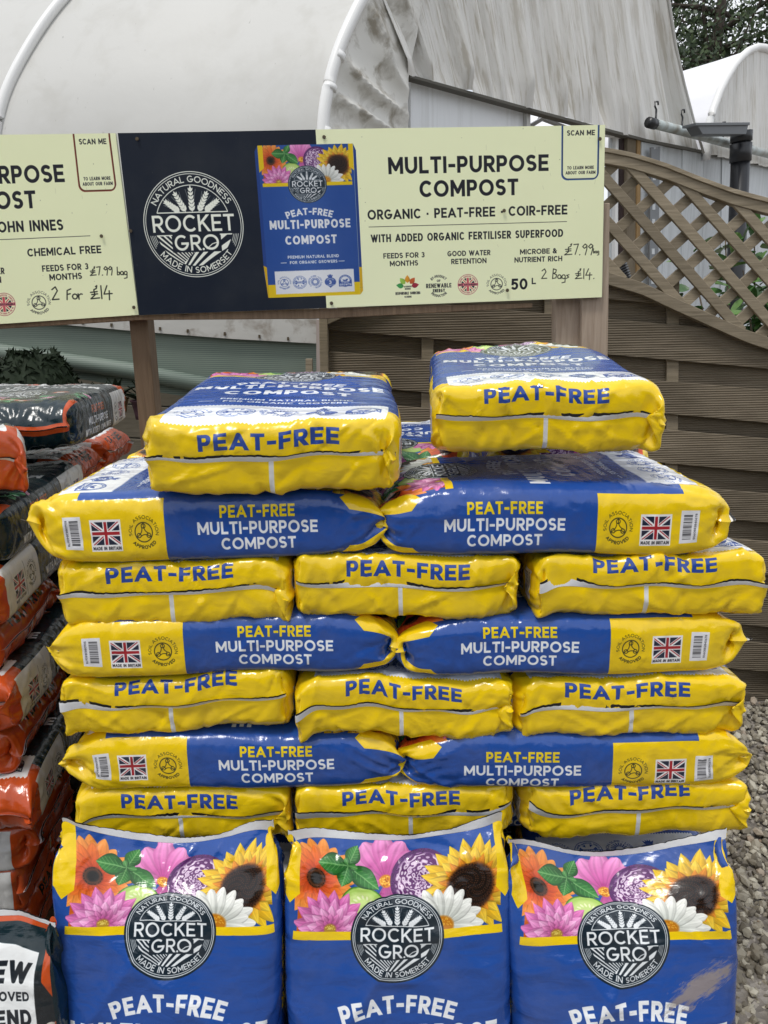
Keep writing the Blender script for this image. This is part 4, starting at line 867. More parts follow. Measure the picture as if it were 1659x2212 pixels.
# ================================================================ setting and structures
def wood(name,a,b,grain=(1,14,14),groove=0,rough=.75,green=0):
    m=mat(name,rough=rough,spec=.25); n=N(m); v=n.coords('Object'); oi=n.n('ShaderNodeObjectInfo')
    off=n.n('ShaderNodeVectorMath',{0:v,1:n.n('ShaderNodeVectorMath',{0:oi.outputs['Random'],1:(7.,13.,5.)},operation='MULTIPLY').outputs[0]},operation='ADD').outputs[0]
    gv=n.n('ShaderNodeMapping',{'Vector':off,'Scale':grain}).outputs[0]
    g1=n.noise(gv,6,6,.6,.8); g2=n.noise(off,2.2,3); c=n.ramp(g1,[(.25,a),(.7,b)]); c=n.mix(n.ramp(g2,[(.35,(0,0,0)),(.75,(.55,)*3)]),c,tuple(x*.55 for x in a))
    kn=n.n('ShaderNodeTexVoronoi',{'Vector':n.n('ShaderNodeMapping',{'Vector':off,'Scale':(1,1,2)}).outputs[0],'Scale':2.6}).outputs['Distance']
    c=n.mix(n.ramp(kn,[(.03,(.8,)*3),(.085,(0,0,0))]),c,tuple(x*.35 for x in a))
    hv=n.n('ShaderNodeHueSaturation',{'Color':c,'Value':n.n('ShaderNodeMapRange',{0:oi.outputs['Random'],3:.78,4:1.18}).outputs[0]}).outputs[0]
    n.l(hv,n.b.inputs['Base Color']); bb=n.bump(g1,.002,.7)
    if groove:
        wv=n.n('ShaderNodeTexWave',{'Vector':v,'Scale':groove,'Distortion':.0,'Detail':0.},wave_type='BANDS',bands_direction='Z').outputs['Fac']; bb=n.bump(wv,.0025,.7,bb)
    n.l(bb,n.b.inputs['Normal']); return m
OLD=wood('weathered_fence_wood',(.18,.148,.10),(.37,.31,.225),grain=(1,12,16)); BOARD=wood('grooved_board_wood',(.115,.093,.064),(.23,.19,.138),grain=(1,12,16),groove=36)
POST=wood('sawn_post_wood',(.33,.25,.185),(.52,.42,.33),grain=(14,14,1)); BROWN=wood('brown_post_wood',(.17,.115,.07),(.30,.21,.135),grain=(14,14,1)); TAN=wood('tan_frame_wood',(.28,.17,.07),(.45,.30,.14),grain=(14,14,1))
def slab(name,pts,Y,th,m,parent=None,bev=0,back=True,plane=None):
    """a board traced as an outline on an upright plane, given its thickness behind that plane"""
    P=[np.array(at(*p,Y)) if plane is None else onp(*p,*plane) for p in pts]; nrm=np.array([0,1.,0]) if plane is None else np.array([-plane[1][1],plane[1][0],0])
    n=len(P); V=P+[p+nrm*th for p in P]; F=[tuple(range(n)),tuple(range(2*n-1,n-1,-1))]+[(i,i+n,(i+1)%n+n,(i+1)%n) for i in range(n)]
    o=obj(name,mesh(name,V,F),m,parent); bm=bmesh.new(); bm.from_mesh(o.data); bmesh.ops.recalc_face_normals(bm,faces=bm.faces); bm.to_mesh(o.data); bm.free()
    if bev: b=o.modifiers.new('bevel','BEVEL'); b.width=bev; b.segments=1; b.limit_method='ANGLE'
    return o
def origin_to(o,p):
    """move a thing's origin to p without moving its shape"""
    p=Vector(p); o.data.transform(Matrix.Translation(-p)); o.location=p
# ---------------------------------------------------------------- ground
gm=mat('gravel_ground',rough=.95); n=N(gm); v=n.coords('Object'); vo=n.n('ShaderNodeTexVoronoi',{'Vector':v,'Scale':60.}); c=n.ramp(vo.outputs['Color'],[(0,(.10,.09,.08)),(.5,(.24,.215,.19)),(1,(.40,.37,.33))]); c=n.mix(n.ramp(n.noise(v,1.1,5),[(.35,(.0,)*3),(.7,(.4,)*3)]),c,(.10,.085,.065)); n.l(c,n.b.inputs['Base Color']); n.l(n.bump(vo.outputs['Distance'],.012,.8),n.b.inputs['Normal'])
gx=np.concatenate([[-300,-60,-12],np.linspace(-5,5,26),[12,60,300]]); gy=np.concatenate([[-300,-40,-8],np.linspace(-3,9,31),[20,80,400]]); GX,GY=np.meshgrid(gx,gy)
near=(np.abs(GX)<6)&(np.abs(GY-3)<7); GZ=np.where(near,.012*np.sin(GX*2.1)*np.sin(GY*1.7),0)
tag(obj('ground',gridmesh('ground',np.stack([GX,GY,GZ],-1)),gm),kind='structure')
# loose stones where the ground shows beside the stack
sm=mat('gravel_stone',rough=.8,spec=.35); n=N(sm); a=n.n('ShaderNodeAttribute',attribute_name='tone'); n.l(n.ramp(a.outputs['Fac'],[(0,(.12,.105,.085)),(.35,(.22,.195,.15)),(.65,(.33,.30,.24)),(.9,(.48,.45,.37)),(1,(.24,.16,.11))]),n.b.inputs['Base Color']); n.l(n.bump(n.noise(n.coords('Object'),140,3),.001,.6),n.b.inputs['Normal'])
g=np.random.default_rng(2); bm=bmesh.new(); bmesh.ops.create_icosphere(bm,subdivisions=1,radius=1.); bv=np.array([v.co[:] for v in bm.verts]); bf=np.array([[v.index for v in f.verts] for f in bm.faces]); bm.free()
NS=15000; pos=np.stack([g.uniform(.50,1.9,NS),g.uniform(.55,2.75,NS)],-1); r=g.lognormal(math.log(.0085),.35,NS).clip(.004,.02)
q=g.normal(size=(NS,4)); q/=np.linalg.norm(q,axis=1,keepdims=True); w,x,y,z=q.T
R=np.stack([1-2*(y*y+z*z),2*(x*y-z*w),2*(x*z+y*w),2*(x*y+z*w),1-2*(x*x+z*z),2*(y*z-x*w),2*(x*z-y*w),2*(y*z+x*w),1-2*(x*x+y*y)],-1).reshape(-1,3,3)
sc=r[:,None]*g.uniform(.55,1.25,(NS,3)); jit=1+g.normal(0,.16,(NS,len(bv),1)); V=np.einsum('nij,nkj->nki',R,bv[None]*jit*sc[:,None]); V[...,:2]+=pos[:,None]; V[...,2]+=(g.uniform(.2,1.6,NS)*r)[:,None]
F=(bf[None]+np.arange(NS)[:,None,None]*len(bv)).reshape(-1,3); me=bpy.data.meshes.new('gravel'); me.from_pydata(V.reshape(-1,3),[],F.tolist()); at_=me.attributes.new('tone','FLOAT','POINT'); at_.data.foreach_set('value',np.repeat(g.uniform(0,1,NS),len(bv)).astype(np.float32))
tag(obj('gravel',me,sm),kind='stuff')
# ---------------------------------------------------------------- wooden pallets under the stacks
def pallet(x,y,rz,label):
    t=tag(empty('wooden_pallet',(x,y,0),(0,0,rz)),label,'pallet','pallets under the sacks')
    for i in range(7): o=obj('plank',boxmesh('plank',1.2,.10,.02,.002),BROWN,t); o.location=(0,-.45+.15*i,.13)
    for i in (-1,0,1): o=obj('bearer',boxmesh('bearer',.10,1.0,.10,.002),BROWN,t); o.location=(.54*i,0,.069)
pallet(.02,1.66,0,'wooden pallet beneath the yellow and blue stack'); pc=C0+dv*.55+lf*.6; pallet(pc[0],pc[1],TH,'wooden pallet beneath the green and orange sacks')
# ---------------------------------------------------------------- display boards and their posts
def board_mat(kind):
    m=mat('board_print_'+kind,rough=.42,spec=.22); n=N(m); im=n.n('ShaderNodeTexImage',{'Vector':n.n('ShaderNodeUVMap',uv_map='UVMap').outputs[0]},image=image('board_'+kind,board_sheet(kind)),interpolation='Cubic')
    v=n.coords('Object'); d=n.ramp(n.noise(v,3,5,.6),[(.45,(0,)*3),(.85,(.05,)*3)]); n.l(n.mix(d,im.outputs['Color'],(.42,.42,.33)),n.b.inputs['Base Color']); n.l(n.bump(n.noise(v,5,2),.004,.4),n.b.inputs['Normal']); return m
EDGE=mat('board_edge',(.62,.64,.50),.5); SCREW=mat('screw_steel',(.10,.075,.045),.5,metal=.4)
def display(kind,corn,Y,label,th=.008):
    P=[at(*c,Y) for c in corn]; n_=12   # TL TR BR BL
    G=np.array([[P[3]*(1-v)*(1-u)+P[2]*(1-v)*u+P[0]*v*(1-u)+P[1]*v*u for u in np.linspace(0,1,n_)] for v in np.linspace(0,1,5)]); G[...,1]-=.003-.0022*np.sin(np.linspace(0,9,n_))[None]
    o=obj('display_board',gridmesh('display_board',G),board_mat(kind)); origin_to(o,P[3]); tag(o,label,'sign','printed display boards')
    V=[p+np.array([0,.0015,0]) for p in P]+[p+np.array([0,th,0]) for p in P]; e=obj('board_core',mesh('board_core',V,[(0,1,2,3),(7,6,5,4),(0,4,5,1),(1,5,6,2),(2,6,7,3),(3,7,4,0)]),EDGE,o); e.location=-Vector(P[3]); return o,P
rb,RP=display('right',[(255,288),(1307,270),(1300,642),(301,681)],2.35,'large board reading multi-purpose compost with a printed blue sack picture')
lb,LP=display('left',[(-790,302),(250,288),(300,680),(-790,752)],2.353,'cream board at the left edge reading chemical free, its left part cut off')
def screw(b,px,py,Y):
    p=at(px,py,Y); o=obj('screw',boxmesh('screw',.010,.004,.010,.0019,2),SCREW,b); o.location=Vector(p)-b.location
for p in ((282,499),(1089,455),(1096,627),(296,300),(700,296),(1296,300),(716,655)): screw(rb,*p,2.342)
for p in ((219,510),(289,664)): screw(lb,*p,2.345)
r_=slab('backing_rail',[(-200,700),(300,676),(1150,655),(1150,664),(700,688),(300,691),(-200,722)],2.365,.045,BROWN,rb,.001); r_.location=-rb.location
def post(px0,py0,px1,py1,w0,Y,top,label,m,th=.07,cat='post'):
    """upright post from image point at its top to one lower down, carried on to the ground"""
    A=at(px0,py0,Y); B=at(px1,py1,Y); t=(A-B)/np.linalg.norm(A-B); Lg=A[2]/t[2]; G=A-t*Lg
    o=obj('wooden_post',bar('wooden_post',(0,0,0),tuple(A-G),w0,th,.002),m); o.location=G; o.location.y+=th/2; tag(o,label,cat,'posts carrying the display boards'); return o
post(290,600,316,880,.058,2.41,0,'brown timber post under the left end of the boards',BROWN,.07)
post(1228,560,1228,745,.080,2.40,0,'sawn post under the right board, left one of the pair',POST,.06)
post(1288,440,1285,745,.082,2.365,0,'tall sawn post behind the right edge of the board, right one of the pair',POST,.05)
post(340,905,318,1000,.03,2.55,0,'dark thin stake leaning beside the brown timber post',BROWN,.03)
# ---------------------------------------------------------------- lapped fence with bow topped lattice
YFN=2.78; fn=tag(empty('lapped_fence',tuple(at(1117,1530,YFN)*np.array([1,1,0]))),'weathered lapped board fence with a bowed lattice top behind the stack','fence')
def FP(o): o.parent=fn; o.location=-fn.location; return o
top_d=[(0,308),(100,311),(191,321),(244,331),(318,353),(393,383),(467,410),(542,430),(640,446)]; bot_d=[(0,545),(100,556),(200,589),(269,609),(343,644),(418,678),(492,711),(542,728),(640,752)]
fi=lambda t,x: float(np.interp(abs(x-1117),[a for a,_ in t],[b for _,b in t]))
topy=lambda x:fi(top_d,x); boty=lambda x:fi(bot_d,x)
for f,hh,nm in ((topy,32,'curved_top_rail'),(boty,27,'curved_lower_rail')):
    xs=np.linspace(702,1760,44); FP(slab(nm,[(x,f(x)) for x in xs]+[(x,f(x)+hh) for x in xs[::-1]],YFN-.035,.035,OLD,None,.0015))
    xs=np.linspace(702,1760,44)
    if f is topy: FP(slab('rail_moulding',[(x,f(x)-3) for x in xs]+[(x,f(x)+7) for x in xs[::-1]],YFN-.042,.052,OLD,None,.001))
SL1,SL2=1.12,-.90
def clipstrip(fx,slope,hw,Yk,nm):
    """lattice strip between the two rails; fx = x on the line y=600"""
    pts=[]
    for x in np.linspace(702,1760,530):
        y=600+(x-fx)*slope
        if topy(x)+20<y<boty(x)+8: pts.append((x,y))
    if len(pts)<8: return
    a,b=np.array(pts[0]),np.array(pts[-1]); d=(b-a)/np.linalg.norm(b-a); nn=np.array([-d[1],d[0]])*hw
    FP(slab(nm,[tuple(a-nn),tuple(b-nn),tuple(b+nn),tuple(a+nn)],Yk,.014,OLD,None,.0015))
z2=lambda zx,zy:((2300+.4523*zx)/1.823,(400+.4523*zy)/1.823)
for k in range(-8,8):
    x0,y0=z2(565+320*k,1090); clipstrip(x0+(600-y0)/SL1,SL1,11.5,YFN-.030,'lattice_strip')
for k in range(-9,9):
    x0,y0=z2(500,634+292*k); clipstrip(x0+(600-y0)/SL2,SL2,11.,YFN-.014,'lattice_strip')
ys=[600,650,704,770,827,887,932,994,1051,1103,1155,1215,1279,1328,1376,1425,1485,1532]
for i,(a,b) in enumerate(zip(ys[:-1],ys[1:])):
    fr=i%2==0; xs=np.linspace(704,1742,22); l0=lambda x,y:y+(x-1427)*.089
    up=[(x,max(l0(x,a)-(5 if fr else 0),boty(x)+10)) for x in xs]; lo=[(x,l0(x,b)+(6 if fr else 0)) for x in xs]
    K=[i_ for i_ in range(22) if lo[i_][1]>up[i_][1]+2]
    if len(K)<2: continue
    FP(slab('board',[up[k] for k in K]+[lo[k] for k in K[::-1]],YFN+(-.004 if fr else .026),.014,BOARD,None,.0015))
for x in (925,1190,1455,1715): FP(slab('batten',[(x-13,600),(x+13,600),(x+4 if x<1500 else x-3,1520),(x-20 if x<1500 else x-27,1520)],YFN+.011,.014,OLD,None,.001))
for x,dx in ((697,18),(1750,-60)): FP(slab('fence_post',[(x-9,640),(x+9,640),(x+9+dx,1545),(x-9+dx,1545)],YFN-.04,.07,OLD,None,.002))
# ---------------------------------------------------------------- plastic tunnels
def film(name,base,streak,rough=.45,vert=True,sc=1.,trans=.25,amount=.5,cloth=False):
    m=mat(name,rough=rough,spec=.35); n=N(m); v=n.coords('Object')
    s=n.n('ShaderNodeMapping',{'Vector':v,'Scale':(sc*7,sc*7,sc*.13) if vert else (sc*1.2,sc*1.2,sc*1.2)}).outputs[0]
    if cloth:
        uv=n.n('ShaderNodeUVMap',uv_map='UVMap').outputs[0]; s=n.n('ShaderNodeMapping',{'Vector':uv,'Scale':(60*sc,1.3,1)}).outputs[0]
    elif vert:
        sv=n.n('ShaderNodeVectorMath',{0:v,1:(.766,.643,0)},operation='DOT_PRODUCT').outputs['Value']; sx_=n.n('ShaderNodeSeparateXYZ',{0:v}).outputs['Z']; s=n.n('ShaderNodeCombineXYZ',{'X':n.n('ShaderNodeMath',{0:sv,1:sc*5},operation='MULTIPLY').outputs[0],'Z':n.n('ShaderNodeMath',{0:sx_,1:sc*.22},operation='MULTIPLY').outputs[0]}).outputs[0]
    a=n.ramp(n.noise(s,2.2,5 if vert else 7,.6,0 if vert else .4),[(.50,(0,)*3),((.60 if vert else .66),(1,)*3)]); b=n.ramp(n.noise(v,.8,3),[(.3,(.25,)*3),(.7,(1,)*3)]); f=n.n('ShaderNodeMath',{0:a,1:b},operation='MULTIPLY').outputs[0]; f=n.n('ShaderNodeMath',{0:f,1:amount},operation='MULTIPLY').outputs[0]
    c=n.mix(f,base,streak); sp=n.ramp(n.noise(n.n('ShaderNodeMapping',{'Vector':v,'Scale':(3,3,.9),'Rotation':(0,.4,0)}).outputs[0],9,3,.6),[(.70,(0,)*3),(.76,((0. if vert else .5),)*3)]); c=n.mix(sp,c,tuple(x*.6 for x in streak)); n.l(c,n.b.inputs['Base Color'])
    n.b.inputs['Subsurface Weight'].default_value=0; n.l(n.bump(n.noise(s,3,4,.5),.03 if vert else .012,.5 if vert else .3),n.b.inputs['Normal']); return m
ROOF=film('roof_film',(.56,.555,.53),(.37,.355,.31),vert=False,amount=.35); GABLE=film('gable_film',(.76,.75,.72),(.34,.29,.20),amount=.62,sc=1.,cloth=True); PANEL=film('wall_panel_film',(.56,.59,.61),(.32,.34,.34),amount=.4,rough=.35); TAPE=mat('white_tape',(.80,.80,.79),.4); CLEAR=film('far_roof_film',(.80,.80,.83),(.6,.6,.6),vert=False,amount=.2)
g40=np.array([math.cos(math.radians(40)),math.sin(math.radians(40)),0]); K=at(885,160,6.); PL=(K,g40); ax=np.array([-g40[1],g40[0],0]); nf=-ax
tun=tag(empty('polytunnel',(K[0]-1.5,K[1]-1.2,0)),'large white plastic tunnel filling the upper left behind the boards','polytunnel','plastic growing tunnels'); 
def TP(o,p=None): p=p or tun; o.parent=p; o.location=o.location-p.location; return o
s0=((onp(700,500,*PL)-K)*g40).sum(); 
ax1=np.array([-.97,.24,0]); rimpx=[(697,900),(697,700),(697,500),(699,380),(700,270),(705,225),(714,180),(727,130),(746,80),(770,30),(785,0),(815,-55),(860,-120),(920,-190),(1010,-260),(1130,-310)]
E0=[onp(*p,*PL) for p in rimpx]; tt=np.linspace(0,len(E0)-1,64); arcp=np.array([np.interp(tt,range(len(E0)),[e[k] for e in E0]) for k in range(3)]).T
for _ in range(6): arcp[1:-1]=(arcp[:-2]+2*arcp[1:-1]+arcp[2:])/4
ths=np.linspace(0,1.3,64)
def rim(t): return np.array([np.interp(t,ths,arcp[:,k]) for k in range(3)])
ds=np.linspace(0,16,60); g=np.random.default_rng(9); wr=g.normal(0,1,(4,))
P=np.array([[p+ax1*d+np.array([0,0,0.0])+(-g40*math.cos(t)+np.array([0,0,math.sin(t)]))*(.02*math.sin(d*3.1+t*2)-.05*math.sin(math.pi*((d/2.62)%1))) for d in ds] for t,p in zip(ths,arcp)])
TP(obj('roof_film',gridmesh('roof_film',P),ROOF))
for d in (0,2.62,5.24,7.86,10.5): TP(obj('hoop',tube('hoop',[p+ax1*d+(-g40*math.cos(t)+np.array([0,0,math.sin(t)]))*.012 for t,p in zip(ths,arcp)],.040 if d else .042,10),TAPE))
for t in (.34,.50,.62): TP(obj('clamp',tube('clamp',[rim(t-.012),rim(t+.012)],.048,10),TAPE))
# puckered end drape from the hoop to the corner of the next bay
ru=[(697,700),(697,500),(699,380),(700,270),(712,200),(727,135),(748,80),(785,0),(830,-80)]; rd=[(893,700),(889,500),(886,380),(885,300),(885,240),(885,195),(886,168),(905,60),(930,-60)]
A=[onp(*p,*PL) for p in ru]; B=[onp(*p,*PL)+ax*.02 for p in rd]
tt=np.linspace(0,len(A)-1,70); Ai=np.array([np.interp(tt,range(len(A)),[a[k] for a in A]) for k in range(3)]).T; Bi=np.array([np.interp(tt,range(len(B)),[b[k] for b in B]) for k in range(3)]).T
us=np.linspace(0,1,40); P=Ai[:,None]*(1-us[None,:,None])+Bi[:,None]*us[None,:,None]
fold=.07*(1-np.abs(np.sin(tt[:,None]*2.3+.7*np.sin(tt[:,None]*1.7)+us[None]*3.6)))**1.3*np.sin(math.pi*(.12+.8*us[None])); P+=nf*fold[...,None]
DR=film('drape_film',(.66,.65,.61),(.16,.13,.08),vert=False,sc=2.,amount=.9); TP(obj('end_drape',gridmesh('end_drape',P),DR))
# fluted gable skirt of the second bay
tun2=tag(empty('polytunnel',tuple(onp(1200,700,*PL)*np.array([1,1,0]))),'tunnel end with a streaked fluted skirt above the fence','polytunnel','plastic growing tunnels')
be=[(886,160),(960,178),(1060,205),(1160,236),(1270,262),(1345,288),(1400,300),(1470,318),(1520,331)]; te=[(800,-90),(900,-160),(1000,-200),(1100,-220),(1200,-230),(1300,-200),(1370,-150),(1435,-60),(1520,331)]
edge_r=[(1520,331),(1500,265),(1478,180),(1460,100),(1445,0),(1436,-60),(1425,-150)]
cols=240; sx_=np.linspace(0,1,cols); bx=886+(1520-886)*sx_; by=np.interp(bx,[a for a,_ in be],[b for _,b in be])
rows=np.linspace(0,1,30); G=np.zeros((30,cols,3)); g=np.random.default_rng(12); ph=sum(np.sin(sx_*f+g.uniform(0,6))*a for f,a in ((60,.5),(97,.45),(151,.35),(33,.4),(210,.2)))
for i,x in enumerate(bx):
    xt=x-80*(1-sx_[i])-75*sx_[i]**2; ytop=np.interp(sx_[i],[0,.5,.9,1],[-60,-200,-170,-150])
    for j,r in enumerate(rows):
        px=x+(xt-x)*r if sx_[i]<.999 else np.interp(by[i]+(ytop-by[i])*r,[-150,-60,0,100,180,265,331],[1425,1436,1445,1460,1478,1500,1520]); py=by[i]+(ytop-by[i])*r
        if sx_[i]>.8:   # the right edge follows the arch
            ex=np.interp(py,[-150,-60,0,100,180,265,331],[1425,1436,1445,1460,1478,1500,1520]); wgt=(sx_[i]-.8)/.2; px=px*(1-wgt)+ex*wgt
        p=onp(px,py,*PL); amp=.075*(1-.55*r)*min(1,.35+r*5)*(.5+.5*math.sin(min(1,(1-sx_[i])*12)*1.57)); G[j,i]=p+nf*(ph[i]*amp-.05)
TP(obj('gable_skirt',gridmesh('gable_skirt',G),GABLE),tun2)
TP(obj('arch_hoop',tube('arch_hoop',[onp(*p,*PL)+nf*.0 for p in edge_r],.014,8),ROOF),tun2)
GIRT=mat('grimy_girt',(.10,.095,.08),.8)
def plank(nm,pts,off,th,m,par): o=slab(nm,pts,0,th,m,None,0,plane=(K-nf*off,g40)); return TP(o,par)
plank('eaves_rail',[(886,161),(1160,237),(1400,301),(1660,352),(1800,378),(1800,386),(1660,359),(1400,307),(1160,243),(886,167)],.03,.08,GIRT,tun2)
PALE=film('pale_sheet',(.76,.78,.80),(.42,.42,.40),amount=.35,rough=.3)
plank('end_sheet',[(887,172),(1138,240),(1138,1200),(887,1200)],.14,.03,PALE,tun2)
plank('door_post',[(1138,236),(1146,239),(1146,1200),(1138,1200)],.10,.08,mat('pale_grey_post',(.5,.5,.48),.6),tun2)
plank('brace',[(1146,268),(1178,250),(1183,255),(1150,275)],.3,.04,mat('zinc_tube',(.30,.30,.30),.45,metal=.6),tun2); plank('brace',[(1170,250),(1260,285),(1258,290),(1168,256)],.35,.04,bpy.data.materials['zinc_tube'],tun2)
plank('door_frame',[(1312,286),(1352,293),(1352,299),(1312,292)],.10,.06,TAPE,tun2); plank('door_frame',[(1330,296),(1336,297),(1334,700),(1328,700)],.12,.05,TAPE,tun2)
plank('inner_sheet',[(1318,290),(1329,293),(1326,760),(1312,760)],.16,.02,PANEL,tun2)
plank('dark_post',[(1346,296),(1354,298),(1352,760),(1343,760)],.10,.05,mat('dark_red_post',(.035,.018,.016),.6),tun2)
plank('timber_post',[(1356,290),(1377,294),(1373,1000),(1352,1000)],.06,.08,wood('grey_frame_wood',(.16,.13,.09),(.28,.23,.16),grain=(14,14,1)),tun2)
plank('timber_trim',[(1377,294),(1384,296),(1380,1000),(1373,1000)],.045,.05,TAN,tun2)
plank('glazed_gap',[(1336,297),(1346,299),(1343,760),(1334,760)],.2,.01,mat('blue_grey_pane',(.38,.43,.48),.15),tun2)  # narrow pane in one even blue-grey
xs=[1386,1433,1475,1520,1560,1610,1665,1720,1790]; g=np.random.default_rng(4)
for i,(a,b) in enumerate(zip(xs[:-1],xs[1:])):
    ya=np.interp(a,[1386,1660,1800],[306,360,386]); yb=np.interp(b,[1386,1660,1800],[306,360,386]); k=.96-.02*0
    plank('wall_sheet',[(a,ya),(b-.8,yb),(b-6.8-.03*(b-1386),1300),(a-6-.03*(a-1386),1300)],.05+.012*(i%2),.02,PANEL,tun2)
ZN=mat('slotted_zinc',(.20,.21,.22),.5,metal=.5)
plank('slotted_strip',[(1407,318),(1412,318),(1413,322),(1420,322),(1421,317),(1426,317),(1421,640),(1402,640)],-.02,.02,ZN,tun2)
for k in range(9): plank('slot',[(1411-.03*k*30/2,345+k*32),(1417-.45*k,345+k*32),(1417-.45*k,357+k*32),(1411-.45*k,357+k*32)],-.024,.004,PANEL,tun2)
# third bay
tun3=tag(empty('polytunnel',tuple(onp(1640,700,*PL)*np.array([1,1,0]))),'small bright tunnel arch beyond at the upper right','polytunnel','plastic growing tunnels')
e3=[(1526,345),(1530,280),(1536,250),(1545,225),(1556,195),(1570,168),(1585,143),(1600,125),(1617,110),(1636,102),(1655,104),(1680,118),(1705,145),(1730,185)]
E=[onp(*p,*PL) for p in e3]; tt=np.linspace(0,len(E)-1,50); Ei=np.array([np.interp(tt,range(len(E)),[e[k] for e in E]) for k in range(3)]).T
P=np.array([[p+ax*d-np.array([0,0,.02*math.sin(d*2)]) for p in Ei] for d in np.linspace(0,9,20)]); TP(obj('roof_film',gridmesh('roof_film',P),CLEAR),tun3)
TP(obj('hoop',tube('hoop',[p for p in Ei],.042,10),TAPE),tun3)
c3=np.linspace(0,1,90); G=np.zeros((12,90,3)); ph=sum(np.sin(c3*f+g.uniform(0,6))*a for f,a in ((40,.6),(71,.5),(19,.4)))
for i,t in enumerate(c3):
    px=1530+200*t; yt_=np.interp(px,[a for a,_ in e3[1:]],[b for _,b in e3[1:]]); yb_=np.interp(px,[1530,1660,1800],[334,360,388])
    for j,r in enumerate(np.linspace(0,1,12)): G[j,i]=onp(px,yb_+(yt_-yb_)*r,*PL)+nf*ph[i]*.03*(1-.7*r)
TP(obj('gable_skirt',gridmesh('gable_skirt',G),GABLE),tun3)
# irrigation pipe with risers, gutter box and downpipe
PIPE=mat('pale_pipe',(.55,.60,.60),.35); n=N(PIPE); n.l(n.ramp(n.noise(n.coords('Object'),7,4),[(.4,(.50,.56,.56)),(.7,(.25,.24,.20))]),n.b.inputs['Base Color'])
BLK=mat('black_plastic',(.018,.019,.022),.35); GUT=mat('gutter_grey',(.12,.13,.14),.5)
pp=[onp(x,y,*PL)+nf*.12 for x,y in ((1388,273),(1480,296),(1570,320),(1659,342),(1760,366))]; pr=obj('irrigation_pipe',tube('irrigation_pipe',pp,.045,12),PIPE); origin_to(pr,pp[0]); tag(pr,'pale grimy water pipe running along the tunnel eaves','pipe')
c_=onp(1383,272,*PL)+nf*.12; o=obj('end_cap',tube('end_cap',[c_-g40*.05,c_+g40*.06],.05,12),BLK,pr); o.location=-pr.location
for x,y in ((1392,273),(1449,288),(1538,311),(1597,326),(1652,340)):
    b_=onp(x,y,*PL)+nf*.12; u=np.array([0,0,1.]); q=[b_-u*.04,b_+u*.03,b_+u*.12,b_+u*.125+g40*.0,b_+u*.15-g40*.03,b_+u*.19-g40*.03,b_+u*.2+g40*.02,b_+u*.17+g40*.03]
    o=obj('sprinkler',tube('sprinkler',q,[.016,.010,.010,.01,.009,.009,.009,.009],6),BLK,pr); o.location=-pr.location
    o=obj('pipe_clip',tube('pipe_clip',[b_-g40*.015,b_+g40*.015],.043,10),BLK,pr); o.location=-pr.location
PG=(K-nf*-.0+nf*.45,g40)
gt=slab('gutter_box',[(1505,269),(1617,269),(1612,290),(1518,290)],0,.12,GUT,None,.004,plane=(K+nf*.42,g40)); origin_to(gt,onp(1560,290,K+nf*.42,g40)); tag(gt,'dark grey gutter outlet box between two tunnel bays','gutter')
o=slab('gutter_lip',[(1503,265),(1620,264),(1620,270),(1503,271)],0,.14,GUT,gt,.002,plane=(K+nf*.44,g40)); o.location=-gt.location
dA=onp(1602,284,K+nf*.30,g40); dB=onp(1582,760,K+nf*.30,g40); t_=(dB-dA)/abs(dB[2]-dA[2]); dG=dA+t_*(dA[2])
dp=obj('downpipe',tube('downpipe',[dA,dG],.098,16),BLK); origin_to(dp,dG); tag(dp,'black round downpipe dropping from the gutter box','downpipe')
for z0,z1 in ((0,.10),(.12,.30)): o=obj('socket',tube('socket',[dA+t_*z0,dA+t_*z1],.112,16),BLK,dp); o.location=-dp.location
def hose(pts,label):
    P=[at(x,y,3.3) for x,y in pts]; i=np.linspace(0,len(P)-1,60); Q=np.array([np.interp(i,range(len(P)),[p[k] for p in P]) for k in range(3)]).T
    o=obj('ribbed_hose',tube('ribbed_hose',Q,[.042+.005*(k%2) for k in range(60)],10,smooth=False),BLK); origin_to(o,P[-1]); tag(o,label,'hose','black ribbed hoses behind the fence')
hose([(1326,560),(1336,590),(1345,620),(1352,660),(1356,720),(1356,1300)],'black ribbed hose behind the lattice next to the board post'); hose([(1522,690),(1535,720),(1545,748),(1550,800),(1552,1300)],'black ribbed hose behind the lower edge of the lattice at right')
# ---------------------------------------------------------------- left side wall of the tunnel, seen under the boards
NET=mat('green_shade_netting',(.12,.17,.14),.6); n=N(NET); v=n.coords('Object'); wv=n.n('ShaderNodeTexWave',{'Vector':v,'Scale':26.,'Distortion':.2},wave_type='BANDS',bands_direction='Z').outputs['Fac']; c=n.mix(n.ramp(n.noise(v,1.5,4),[(.35,(0,)*3),(.7,(1,)*3)]),(.085,.125,.105),(.16,.20,.165)); n.l(n.mix(wv,c,(.20,.24,.20)),n.b.inputs['Base Color'])
BAT=film('batten_film',(.50,.49,.46),(.20,.16,.12),vert=False,sc=3.,amount=.9)
YW=4.6
wl=tag(empty('tunnel_side_wall',tuple(at(400,900,YW)*np.array([1,1,0]))),'side of the tunnel under the boards with plastic strip and green netting','wall')
def WP(nm,pts,Y,th,m,bev=0): o=slab(nm,pts,Y,th,m,None,bev); o.parent=wl; o.location=-wl.location; return o
WP('shade_netting',[(-300,660),(690,700),(690,905),(-300,740)],YW,.006,NET)
WP('film_band',[(-300,640),(684,640),(684,742),(500,732),(300,716),(90,697),(-300,690)],YW-.04,.02,BAT)
for x in (118,178,240,345,405,485,560,622): y=np.interp(x,[118,622],[699,738])-8; WP('rust_nail',[(x-2,y-2),(x+2,y-2),(x+2,y+5),(x-2,y+5)],YW-.05,.01,SCREW)
